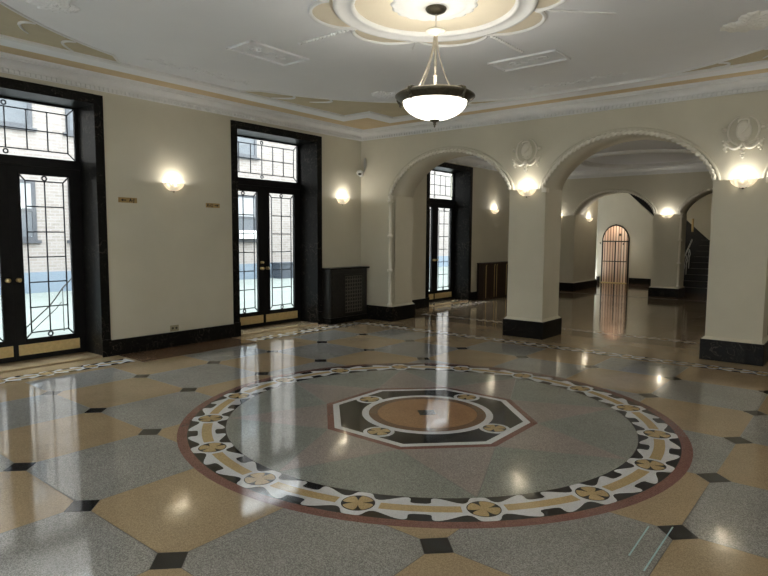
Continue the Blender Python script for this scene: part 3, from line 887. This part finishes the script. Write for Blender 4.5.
sl = bpy.data.lights.new('door_light', 'SPOT'); sl.energy = 16; sl.color = (1, .84, .68); sl.shadow_soft_size = .03; sl.spot_size = R(95); sl.spot_blend = .5
so = bpy.data.objects.new('door_light', sl); so.location = (.742, ye - .40, 2.10); so.rotation_euler = (R(24), 0, 0); COL.objects.link(so)
for q in ((XR - .12, -2.2, 2.3), (XR - .12, -5.2, 2.3), (XR - .12, -8.0, 2.3), (3.3, YN + .12, 2.3), (6.0, YN + .12, 2.3)): lamp('unseen_wall_fill', q, 17, (1, .97, .93), .06)  # added unseen fill on right and near walls, no fixtures
lamp('hall_fill', (3.36, T1 + .10, 2.3), 15, (1, .90, .75), .05)  # added hall fill without fixtures, kept out of view
lamp('hall_fill', (6.2, T1 + .10, 2.3), 12, (1, .90, .75), .05)
lamp('hall_fill', (XR - .10, 4.4, 2.3), 10, (1, .90, .75), .05)

# ------------------------------------------------------------------ plaster reliefs on the piers
def make_relief():
    root = empty('plaster_relief')
    def BR(m, *a_): return m.under(1).build(*a_)
    y = -.012
    w = MB()      # wreath of two crossing leaf sprays around an oval shield
    for s in (-1, 1):
        P3, rs = [], []
        for k in range(17):
            a = R(-82 + 152*k/16)
            P3.append((s*.165*math.cos(a), y - .008, .02 + .178*math.sin(a))); rs.append(.005 + .009*math.sin(PI*(k + .6)/17.2))
        w.tube(P3, rs, 8)
    BR(w, 'wreath', 'relief', root)
    sh = MB(); oc_ = [(.085*math.cos(2*PI*k/28), .02 + .125*math.sin(2*PI*k/28)) for k in range(28)]
    i = sh.mi('relief')
    lo = [sh.bm.verts.new((x, 0, z)) for x, z in oc_]; mi_ = [sh.bm.verts.new((x*.96, -.024, .02 + (z-.02)*.96)) for x, z in oc_]; hi = [sh.bm.verts.new((x*.72, -.034, .02 + (z-.02)*.76)) for x, z in oc_]
    for A, B in ((lo, mi_), (mi_, hi)):
        for k in range(28): sh.bm.faces.new((A[k], A[(k+1) % 28], B[(k+1) % 28], B[k]))
    sh.bm.faces.new(hi)
    shield = BR(sh, 'shield', 'relief', root)
    sc_ = MB()
    sc_.tube([(-.055, -.036, .115), (-.05, -.046, .142), (-.02, -.05, .150), (.03, -.05, .150), (.055, -.046, .140), (.06, -.038, .10), (.045, -.04, .05), (.01, -.044, .015), (-.025, -.042, -.015)], [.008, .011, .012, .012, .011, .010, .012, .015, .009], 8)
    sc_.tube([(-.045, -.036, -.07), (-.02, -.044, -.085), (.015, -.044, -.085), (.04, -.036, -.068)], .010, 8)
    BR(sc_, 'scroll', 'relief', shield)
    for s in (-1, 1):
        P3, rs = [], []
        for k in range(13):
            t = k/12; P3.append((s*(.18 - .18*t), y - .024, -.105 - .085*math.sin(PI*(t*.93 + .0)) )); rs.append(.011 + .012*math.sin(PI*t))
        BR(MB().tube(P3, rs, 8), 'swag', 'relief', root)
    d = MB(); P3 = [(-.15 + .30*k/14, y - .012, -.075 - .085*math.sin(PI*k/14)) for k in range(15)]
    d.tube(P3, [.006 + .010*math.sin(PI*k/14) for k in range(15)], 8); BR(d, 'crossed_stem', 'relief', root)
    for x, z0 in ((-.185, -.10), (.185, -.10), (0, -.185)):
        t = MB()
        for q in range(5):
            t.ball((x + .008*(-1)**q, y - .014, z0 - .010 - q*.026), .024 - .002*q, sc=(1.15, .9, .95), u=10, v=7)
        t.ball((x - .030, y - .010, z0 + .006), .017, u=8, v=6); t.ball((x + .030, y - .010, z0 + .006), .017, u=8, v=6)
        BR(t, 'leaf_drop', 'relief', root)
    for s in (-1, 1):
        BR(MB().ball((s*.205, y - .006, .045), .027, sc=(1, .9, 1), u=12, v=8), 'rosette', 'relief', root)
    return root
rel = make_relief()
rel.scale.y = 1.35; rel.location = (3.345, 0, 2.825); tag(rel, 'white plaster shield relief with swags above the middle pier sconce', 'wall relief', 'plaster shield reliefs')
r2 = copy_tree(rel); r2.location = (6.185, 0, 2.83); tag(r2, 'white plaster shield relief with swags above right foreground pier sconce', 'wall relief', 'plaster shield reliefs')

# ------------------------------------------------------------------ ceiling rosette and mouldings
RX, RY = CX + .04, CY - .03
cm = thing('ceiling_rosette', 'white and tan lobed plaster rosette on the ceiling around the pendant lamp', 'ceiling rosette', (RX, RY, ZC))
mb = MB()
mb.lathe([(.655, -.006), (.655, -.035), (.67, -.045), (.69, -.040), (.70, -.028), (.775, -.028), (.79, -.045), (.815, -.048), (.83, -.036), (.832, 0)], 96)
mb.build('ring_moulding', 'trimwhite', cm)
MB().prism([(.66*math.cos(2*PI*k/72), .66*math.sin(2*PI*k/72)) for k in range(72)], -.006, 2, 0).build('tan_disc', 'tan', cm)
mb = MB(); mb.lathe([(0, -.014), (.10, -.014), (.115, -.020), (.15, -.026), (.19, -.020), (.23, -.028), (.26, -.022), (.285, -.018), (.325, -.020), (.350, -.012), (.353, 0)], 144,
    scal=lambda a, k: 1 + (.055*abs(math.cos(a*9)) - .03 if k >= 8 else (.04*math.cos(a*16) if k in (3, 4, 5) else 0)))
mb.build('acanthus_boss', 'trimwhite', cm)
lb = MB(); lobes = []
for k in range(8):
    a0 = R(45*k); a1 = R(45*(k+1)); P2 = []
    for j in range(25):
        t = j/24; a = a0 + (a1 - a0)*t
        rr = .865 + .205*math.sin(PI*t)**.62
        P2.append((rr*math.cos(a + 0), rr*math.sin(a)))
    inner = [(.82*math.cos(a1 - (a1 - a0)*j/12), .82*math.sin(a1 - (a1 - a0)*j/12)) for j in range(13)]
    o = MB().prism(P2 + inner, -.004, 2, 0, 'tan').build('tan_lobe', None, cm)
    MB().tube([(x, y, -.008) for x, y in P2], .019, 8).build('lobe_rib', 'trimwhite', o)
for k in range(8):
    a = R(45*k); b = MB()
    b.ball((.90*math.cos(a), .90*math.sin(a), -.006), .032, sc=(1, 1, .6)); b.build('knop', 'trimwhite', cm)

def garland(a, r0, r1, n, amp, label, name='ceiling_garland'):
    root = MB()
    P3, rs = [], []
    ca, sa = math.cos(a), math.sin(a)
    N = n*6
    for k in range(N + 1):
        t = k/N; rr = r0 + (r1 - r0)*t
        P3.append((rr*ca, rr*sa, -.004)); rs.append(.006 + amp*abs(math.sin(PI*t*n)))
    root.tube(P3, rs, 8)
    root.under()
    o = root.build(name, 'trimwhite', None, (RX, RY, ZC))
    return tag(o, label, 'ceiling ornament', 'bead garlands around the rosette')
garland(PI, .95, 1.62, 14, .016, 'beaded plaster garland from rosette to the ceiling panel over the left side')
garland(PI/2, .95, 1.62, 14, .016, 'beaded plaster garland from rosette to the ceiling panel nearest the arches')
garland(R(45), .95, 1.56, 4, .011, 'thin knotted plaster rod running from rosette towards right above the wide arch')
garland(R(135), .95, 1.20, 2, .006, 'short thin plaster rod on the ceiling behind the pendant lamp')

def panel(loc, rz, label):
    t = thing('ceiling_panel', label, 'ceiling panel', loc, rz, 'raised rectangular ceiling panels')
    w, d = .79, .40
    fr = MB()
    for (x0, x1, y0, y1) in ((-w/2, w/2, -d/2, -d/2 + .028), (-w/2, w/2, d/2 - .028, d/2), (-w/2, -w/2 + .028, -d/2, d/2), (w/2 - .028, w/2, -d/2, d/2)):
        fr.box(x0, x1, y0, y1, -.022, 0, bev=.004)
    fr.build('panel_frame', 'ceil', t)
    o = MB()
    for s in (-1, 1):
        P3 = []
        for k in range(22):
            u = k/21; a = u*3.4*PI; rr = .085*(1 - u*.8)
            P3.append((s*(.17 + rr*math.cos(a)), rr*math.sin(a)*.9, -.004))
        o.tube(P3, [.003 + .004*math.sin(PI*k/21) for k in range(22)], 6)
    o.tube([(-.09, 0, -.004), (-.03, .05, -.006), (0, 0, -.008), (.03, -.05, -.006), (.09, 0, -.004)], .005, 6)
    o.build('scroll_relief', 'ceil', t)
    return t
panel((2.45, -4.255, ZC), R(90), 'faint raised rectangular plaster panel on the ceiling left of the rosette')
panel((4.475, -2.36, ZC), 0, 'faint raised rectangular plaster panel on the ceiling between rosette and arches')

def leaf_ornament(loc, rz, label, sc=1.0, mat='orn'):
    t = MB()
    for ring_, (n, L, wd, z) in enumerate(((9, .34, .075, -.004), (7, .22, .065, -.012), (5, .13, .05, -.020))):
        for k in range(n):
            a = -1.75 + 3.5*k/(n - 1); ln = L*sc*(.72 + .28*math.cos(a)); sec = []
            ca, sa = math.cos(a), math.sin(a)
            for j in range(9):
                u = j/8; w_ = wd*sc*math.sin(PI*min(1, .12 + .88*u))**.7*(1 + .22*math.cos(j*PI)) + .002
                x = .02 + ln*u; zz = z - .018*math.sin(PI*u)
                sec.append([(x*ca - q*w_*sa, x*sa + q*w_*ca, zz - h_) for q, h_ in ((-1, -.01), (-.5, .006), (0, .0), (.5, .006), (1, -.01))])
            V = [[t.bm.verts.new((p[0], p[1], p[2])) for p in r_] for r_ in sec]
            base = [[t.bm.verts.new((p[0], p[1], -.0012)) for p in r_] for r_ in sec]
            for j in range(8):
                for q in range(4):
                    t.bm.faces.new((V[j][q], V[j][q+1], V[j+1][q+1], V[j+1][q]))
                t.bm.faces.new((V[j][0], V[j+1][0], base[j+1][0], base[j][0])); t.bm.faces.new((V[j][4], base[j][4], base[j+1][4], V[j+1][4]))
            for q in range(4): t.bm.faces.new((V[8][q], V[8][q+1], base[8][q+1], base[8][q])); t.bm.faces.new((V[0][q+1], V[0][q], base[0][q], base[0][q+1]))
    t.ball((-.01, 0, -.02), .05*sc, sc=(1.2, 1, .6)); t.under()
    o = t.build('leaf_ornament', mat, None, loc, rz)
    return tag(o, label, 'ceiling ornament', 'acanthus leaves on the ceiling')
dg = 2.72
leaf_ornament((CX + .72*dg, CY + .72*dg, ZC), R(45), 'plaster acanthus leaf on the ceiling at the upper right, above the right pier')
leaf_ornament((CX - .69*dg*1.25, CY - .62*dg*1.15, ZC), R(225), 'plaster acanthus leaf on the ceiling near the left doors, at far left', .8, 'ceil')
leaf_ornament((CX - .71*dg*1.12, CY + .71*dg*1.10, ZC), R(135), 'plaster acanthus leaf on the ceiling nearest the room corner', .8, 'ceil')
def scroll_orn(loc, rz, label):
    t = MB()
    for s in (-1, 1):
        P3 = []
        for k in range(24):
            u = k/23; P3.append((s*(.06 + .62*u), .035*math.sin(u*3*PI), -.003))
        t.tube(P3, [.007*(1 - .5*k/23) for k in range(24)], 6)
        for k in range(7):
            u = (k + .6)/7; x = s*(.06 + .62*u); y = .035*math.sin(u*3*PI); sg = 1 if k % 2 else -1
            t.ball((x, y + sg*.04, -.002), .040*(1 - .4*u), sc=(1.3, .7, .35), u=10, v=6)
            t.ball((x + s*.03, y + sg*.065, -.002), .024*(1 - .4*u), sc=(1.2, .8, .4), u=8, v=6)
        P3 = []
        for k in range(16):
            u = k/15; a = u*2.6*PI; rr = .07*(1 - .8*u); P3.append((s*(.16 + rr*math.cos(a)), .06 + rr*math.sin(a), -.003))
        t.tube(P3, .007, 6)
    for k in range(5): t.ball((.05*math.cos(k*PI/4), .02 + .05*math.sin(k*PI/4), -.002), .035, sc=(.8, .8, .4), u=10, v=6)
    t.under()
    o = t.build('scroll_ornament', 'ceil', None, loc, rz)
    return tag(o, label, 'ceiling ornament', 'scroll reliefs beside the border')
scroll_orn((1.25, CY, ZC), R(-90), 'low plaster scroll relief on the ceiling above the left wall doors')
scroll_orn((4.5, -1.22, ZC), 0, 'low plaster scroll relief on the ceiling above the wide arch')

# ------------------------------------------------------------------ radiator covers
rad = thing('radiator_cover', 'black radiator cover with lattice grille in the corner beside the second door', 'radiator cover', (0, 0, 0))
ya, yb, xd = -1.03, -.004, .205
b = MB(); b.box(.001, xd, ya, yb - .055, .0, .955, bev=.004); b.build('cabinet', 'iron', rad)
MB().box(.001, xd + .02, ya - .015, yb, .955, .982, bev=.005).build('top_slab', 'black', rad)
b = MB(); b.box(.001, xd + .022, ya - .018, yb - .056, .0, .105, bev=.006); b.build('base_plinth', 'black', rad)
fr = MB(); gy0, gy1, gz0, gz1 = -.66, -.20, .17, .83
for (a, c, z0, z1) in ((gy0 - .03, gy0, gz0 - .03, gz1 + .03), (gy1, gy1 + .03, gz0 - .03, gz1 + .03), (gy0, gy1, gz0 - .03, gz0), (gy0, gy1, gz1, gz1 + .03)):
    fr.box(xd - .002, xd + .012, a, c, z0, z1, bev=.003)
gf = fr.build('grille_frame', 'iron', rad)
lt = MB(); step = .066
ny, nz = int((gy1 - gy0)/step) + 1, int((gz1 - gz0)/step) + 1
sy, sz = (gy1 - gy0)/7, (gz1 - gz0)/10
for i in range(7):
    for j in range(10):
        cy, cz = gy0 + sy*(i + .5), gz0 + sz*(j + .5)
        lt.tube([(xd + .004, cy + sy*.5*math.cos(a*PI/6), cz + sz*.5*math.sin(a*PI/6)) for a in range(12)], .0055, 5, closed=True)
for i in range(8): lt.tube([(xd + .002, gy0 + sy*i, gz0), (xd + .002, gy0 + sy*i, gz1)], .003, 5)
lt.build('lattice_grille', 'grille', gf)
b = MB(); b.box(.025, .18, ya - .009, ya + .002, .13, .92, bev=.003); b.build('side_panel', 'iron', rad)
for yy in (-.86,):
    b = MB(); b.box(xd - .002, xd + .008, -.99, -.72, .13, .90, bev=.003); b.build('front_panel', 'iron', rad)

rad2 = thing('radiator_cover', 'brown wooden radiator cabinet with pale vertical beads beyond the left arch', 'radiator cover', (0, 0, 0))
ya, yb = 4.28, 6.1
MB().box(.031, .21, ya, yb, 0, .885, bev=.004).build('cabinet', 'wooddark', rad2)
MB().box(.031, .235, ya - .02, yb + .02, .885, .91, bev=.004).build('top_board', 'wooddark', rad2)
for y in (4.40, 4.82, 4.94, 5.45, 5.9):
    b = MB(); b.tube([(.214, y, .05), (.214, y, .82), (.214, y + .03, .86)], .008, 6); b.build('bead_moulding', 'brassplate', rad2)

# ------------------------------------------------------------------ small wall things
def sign(yc, z, w, h, label, text, arrow):
    t = thing('direction_plate', label, 'sign', (0, yc, z), R(90), 'brass apartment direction plates')
    MB().box(-w/2, w/2, -.006, 0, -h/2, h/2, bev=.0015).build('plate', 'signplate', t)
    cu = bpy.data.curves.new('lettering', 'FONT'); cu.body = text; cu.size = .058; cu.align_x = 'CENTER'; cu.align_y = 'CENTER'; cu.extrude = .0008
    cu.offset = .0012
    o = bpy.data.objects.new('lettering', cu); COL.objects.link(o); o.parent = t
    me = bpy.data.meshes.new_from_object(o); bpy.data.objects.remove(o); o = bpy.data.objects.new('lettering', me); COL.objects.link(o); o.parent = t; cu = me
    o.rotation_euler = (R(90), 0, 0); o.location = (.052 if arrow < 0 else -.048, -.0072, 0); cu.materials.clear(); cu.materials.append(M['ink'])
    s = arrow; x0 = -.058 if s < 0 else .062
    a = MB(); a.prism([(x0 - s*.034, -.006), (x0 + s*.006, -.006), (x0 + s*.006, -.017), (x0 + s*.036, 0), (x0 + s*.006, .017), (x0 + s*.006, .006), (x0 - s*.034, .006)], -.0012, 1, -.006)
    a.build('arrow', 'ink', t)
sign(-4.55, 1.99, .25, .066, 'brass wall plate with left arrow and letters A-J beside first door', 'A-J', -1)
sign(-3.265, 1.977, .235, .064, 'brass wall plate with letters K-Q and right arrow beside second door', 'K-Q', 1)

t = thing('wall_outlet', 'small brass electrical outlet plate just above the black baseboard on left wall', 'outlet', (0, -3.93, .255), R(90))
MB().box(-.065, .065, -.007, 0, -.042, .042, bev=.002).build('plate', 'outletplate', t)
for x in (-.028, .028):
    s = MB(); s.lathe([(0, 0), (.017, 0), (.017, .002), (0, .002)], 16)
    bmesh.ops.rotate(s.bm, verts=s.bm.verts, cent=(0, 0, 0), matrix=Matrix.Rotation(R(90), 3, 'X'))
    s.build('socket', 'bronze', t, (x, -.006, 0))

cam_t = thing('security_camera', 'small white security camera with grey paddle antenna in the room corner', 'camera', (.012, -.012, 2.70))
MB().lathe([(0, -.05), (.035, -.05), (.035, .05), (0, .05)], 16, (.02, -.02, .0)).build('wall_bracket', 'white', cam_t)
hd = MB(); hd.ball((0, 0, 0), .062, sc=(1, 1.25, .9), u=18, v=12); hd.build('camera_body', 'white', cam_t, (.075, -.12, .005), R(35))
hd = MB(); hd.ball((0, 0, 0), .033, sc=(1, 1, .7), u=14, v=10); hd.build('lens_window', 'lens', cam_t, (.118, -.172, -.022))
an = MB(); an.ball((0, 0, 0), .098, sc=(.34, .14, 1.12), u=18, v=12); an.build('antenna', 'greyplastic', cam_t, (.115, -.02, .175))
an = MB(); an.tube([(.06, -.03, 0), (.10, -.02, .05), (.112, -.02, .10)], .012, 8); an.build('antenna_stalk', 'greyplastic', cam_t)

# ------------------------------------------------------------------ far wooden door (arched)
fd = struct(empty('door_4', (.742, ye, 0)))
hw, zs = .425, 1.40
A = [(-hw, .0)] + [(hw*math.cos(PI - PI*k/24), zs + .56*math.sin(PI*k/24)) for k in range(25)] + [(hw, 0)]
MB().prism([(-hw, zs + .03)] + [(hw*math.cos(PI - PI*k/24), zs + .03 + .52*math.sin(PI*k/24)) for k in range(25)], -.03, 1, -.002).build('tympanum', 'doorwood', fd)
for s in (-1, 1):
    lf = MB().box(min(s*.012, s*(hw - .02)), max(s*.012, s*(hw - .02)), -.035, -.002, .03, zs).build('door_leaf', 'doorwood', fd)
    for z in (.72,):
        MB().box(min(s*.02, s*(hw - .03)), max(s*.02, s*(hw - .03)), -.042, -.034, z, z + .03).build('cross_rail', 'wooddark', lf)
MB().ball((.27, -.05, 1.33), .028).build('door_knocker', 'bronze', fd); MB().box(.12, .18, -.045, -.03, 1.60, 1.68).build('number_plate', 'bronze', fd)
fr = MB(); P3 = [(-hw - .01, -.02, 0)] + [(-hw - .01, -.02, .5), (-hw - .01, -.02, 1.0)] + [((hw + .01)*math.cos(PI - PI*k/24), -.02, zs + .03 + .53*math.sin(PI*k/24)) for k in range(25)] + [(hw + .01, -.02, 1.0), (hw + .01, -.02, .5), (hw + .01, -.02, 0)]
fr.tube(P3, .024, 8); fr.tube([(-hw, -.035, zs + .015), (hw, -.035, zs + .015)], .018, 8); fr.tube([(0, -.034, .03), (0, -.034, zs)], .020, 8)
fr.tube([(0, -.03, zs + .56), (0, -.05, zs + .58)], .028, 8)
fr.build('iron_frame', 'iron', fd)
MB().box(-hw, hw, -.10, .0, 0, .025).build('door_sill', 'brassplate', fd)
t = thing('doorbell', 'tiny dark doorbell button on the wall left of the far wooden door', 'doorbell', (.22, ye + .003, 1.35))
MB().box(-.02, .02, -.02, 0, -.03, .03, bev=.004).build('bell_plate', 'bronze', t); MB().ball((0, -.02, 0), .01).build('bell_button', 'nickel', t)

# ------------------------------------------------------------------ staircase beyond the rear arch
st = thing('staircase', 'dark stone staircase climbing behind the rear arch at the right', 'staircase', (3.4, 9.75, 0))
for k in range(11):
    s = MB(); s.box(0, 1.9, .29*k, .29*k + 1.9 if k == 10 else .29*k + .32, 0 if k < 3 else .165*k - .12, .165*(k+1))
    o = s.build('step', 'stair', st)
    MB().box(0, 1.9, .29*k - .015, .29*k + .02, .165*(k+1) - .005, .165*(k+1) + .006).build('nosing', 'nosing', o)
bal = MB()
for q in range(4):
    y0 = .05 + .29*q; z0 = .165*(q+1)
    bal.tube([(-.02, y0, z0), (-.02, y0 + .03, z0 + .3), (-.05, y0 + .05, z0 + .42), (-.02, y0, z0 + .55), (.02, y0 - .04, z0 + .42), (-.02, y0, z0 + .3)], .014, 6)
bal.tube([(-.02, -.1, .75), (-.02, 1.2, 1.5)], .022, 8)
bal.build('iron_balustrade', 'greyplastic', st)
bal = MB(); bal.tube([(.06, .8, 1.72), (.06, .8, 2.10)], .03, 8); bal.build('newel', 'brassplate', st)

# ------------------------------------------------------------------ outside: courtyard and building across
gd = struct(MB().box(-22, -.6, -25, 40, -.2, .008).build('ground', 'paving'))
FX = -9.5
bt = thing('apartment_building', 'pale brick apartment building with blue painted base across the courtyard', 'building', (FX, 0, -.02))
MB().box(-2, 0, -25, 40, 0, 8.2).build('brick_wall', 'brick', bt)
MB().box(0, .05, -25, 40, 0, .57).build('painted_base', 'bluepaint', bt)
def far_window(y0, y1, z0, z1):
    f = MB()
    for (a, b, c, d) in ((y0, y0 + .10, z0, z1), (y1 - .10, y1, z0, z1), (y0 + .1, y1 - .1, z1 - .09, z1), (y0 + .1, y1 - .1, z0, z0 + .09), (y0 + .1, y1 - .1, (z0+z1)/2 - .04, (z0+z1)/2 + .04)):
        f.box(-.05, .03, a, b, c + .1, d + .1)
    w = f.build('window', 'winframe', bt)
    MB().box(-.05, .01, y0 + .1, y1 - .1, z0 + .19, z1 + .01).build('pane', 'winpane', w)
    MB().box(0, .09, y0 - .08, y1 + .08, z0 + .02, z0 + .1).build('window_sill', 'winframe', w)
    MB().box(-.0, .016, y0 + .1, y1 - .1, (z0+z1)/2 + .14, z1 + .01).build('blind', 'blind', w)
for z0 in (1.31, 4.18):
    for (y0, y1) in ((-6.4, -5.4), (-3.05, -2.03), (-1.2, -.2), (2.2, 3.2), (4.15, 5.24)):
        far_window(y0, y1, z0, z0 + 1.55)
ac = thing('air_conditioner', 'white window air conditioner on the building opposite, seen through the second door', 'air conditioner', (FX + .1, 4.75, 1.56))
MB().box(-.05, .22, -.34, .34, -.13, .15, bev=.01).build('casing', 'white', ac)
f = MB()
for q in range(6): f.box(.219, .228, -.29, .29, -.10 + q*.038, -.10 + q*.038 + .02)
f.build('front_louvres', 'greyplastic', ac)
bn = thing('waste_bin', 'dark blue wheeled waste bin against the blue base, through the second door', 'bin', (-9.0, 6.1, .008))
MB().prism([(-.40, 0), (.40, 0), (.46, .52), (-.46, .52)], .42, 0, -.2).build('bin_body', 'bin', bn)
MB().box(-.25, .26, -.49, .49, .52, .57, bev=.01).build('bin_lid', 'bin', bn)
rl = MB()
RP = [(-4.93, .10), (-4.897, .128), (-4.72, .285), (-4.561, .423), (-4.48, .52), (-4.355, .694), (-4.203, .846), (-4.05, .99)]
rl.tube([(-2.5, y, z) for y, z in RP], .010, 6); rl.tube([(-2.5, y + .10, z - .05) for y, z in RP[:5]], .007, 6)
for y, z in (RP[0], RP[5], RP[-1]): rl.tube([(-2.5, y, 0), (-2.5, y, z)], .007, 6)
tag(rl.build('hand_rail', 'iron'), 'thin dark sloping hand rail outside the first door', 'railing')

# ------------------------------------------------------------------ world, camera, view
w = bpy.data.worlds.new('World'); S.world = w; w.use_nodes = True
bg = w.node_tree.nodes['Background']; bg.inputs[0].default_value = (.93, .965, 1.0, 1); bg.inputs[1].default_value = 9.6

f, yaw, pit, rol, cx, cy = 596.878, -.681313, .0868216, .00603859, 7.45361, -8.489649
fw = Vector((math.sin(yaw)*math.cos(pit), math.cos(yaw)*math.cos(pit), -math.sin(pit)))
rt = Vector((math.cos(yaw), -math.sin(yaw), 0)); up = rt.cross(fw)
r_ = rt*math.cos(rol) + up*math.sin(rol); u_ = -rt*math.sin(rol) + up*math.cos(rol)
cd = bpy.data.cameras.new('camera'); cd.sensor_width = 36; cd.sensor_fit = 'HORIZONTAL'; cd.lens = f*36/768; cd.clip_start = .05; cd.clip_end = 200
co = bpy.data.objects.new('camera', cd); COL.objects.link(co)
co.matrix_world = Matrix(((r_.x, u_.x, -fw.x, cx), (r_.y, u_.y, -fw.y, cy), (r_.z, u_.z, -fw.z, 1.55), (0, 0, 0, 1)))
S.camera = co
S.view_settings.view_transform = 'Standard'; S.view_settings.look = 'None'; S.view_settings.gamma = 1.0; S.view_settings.use_curve_mapping = False
S.view_settings.exposure = 0.22
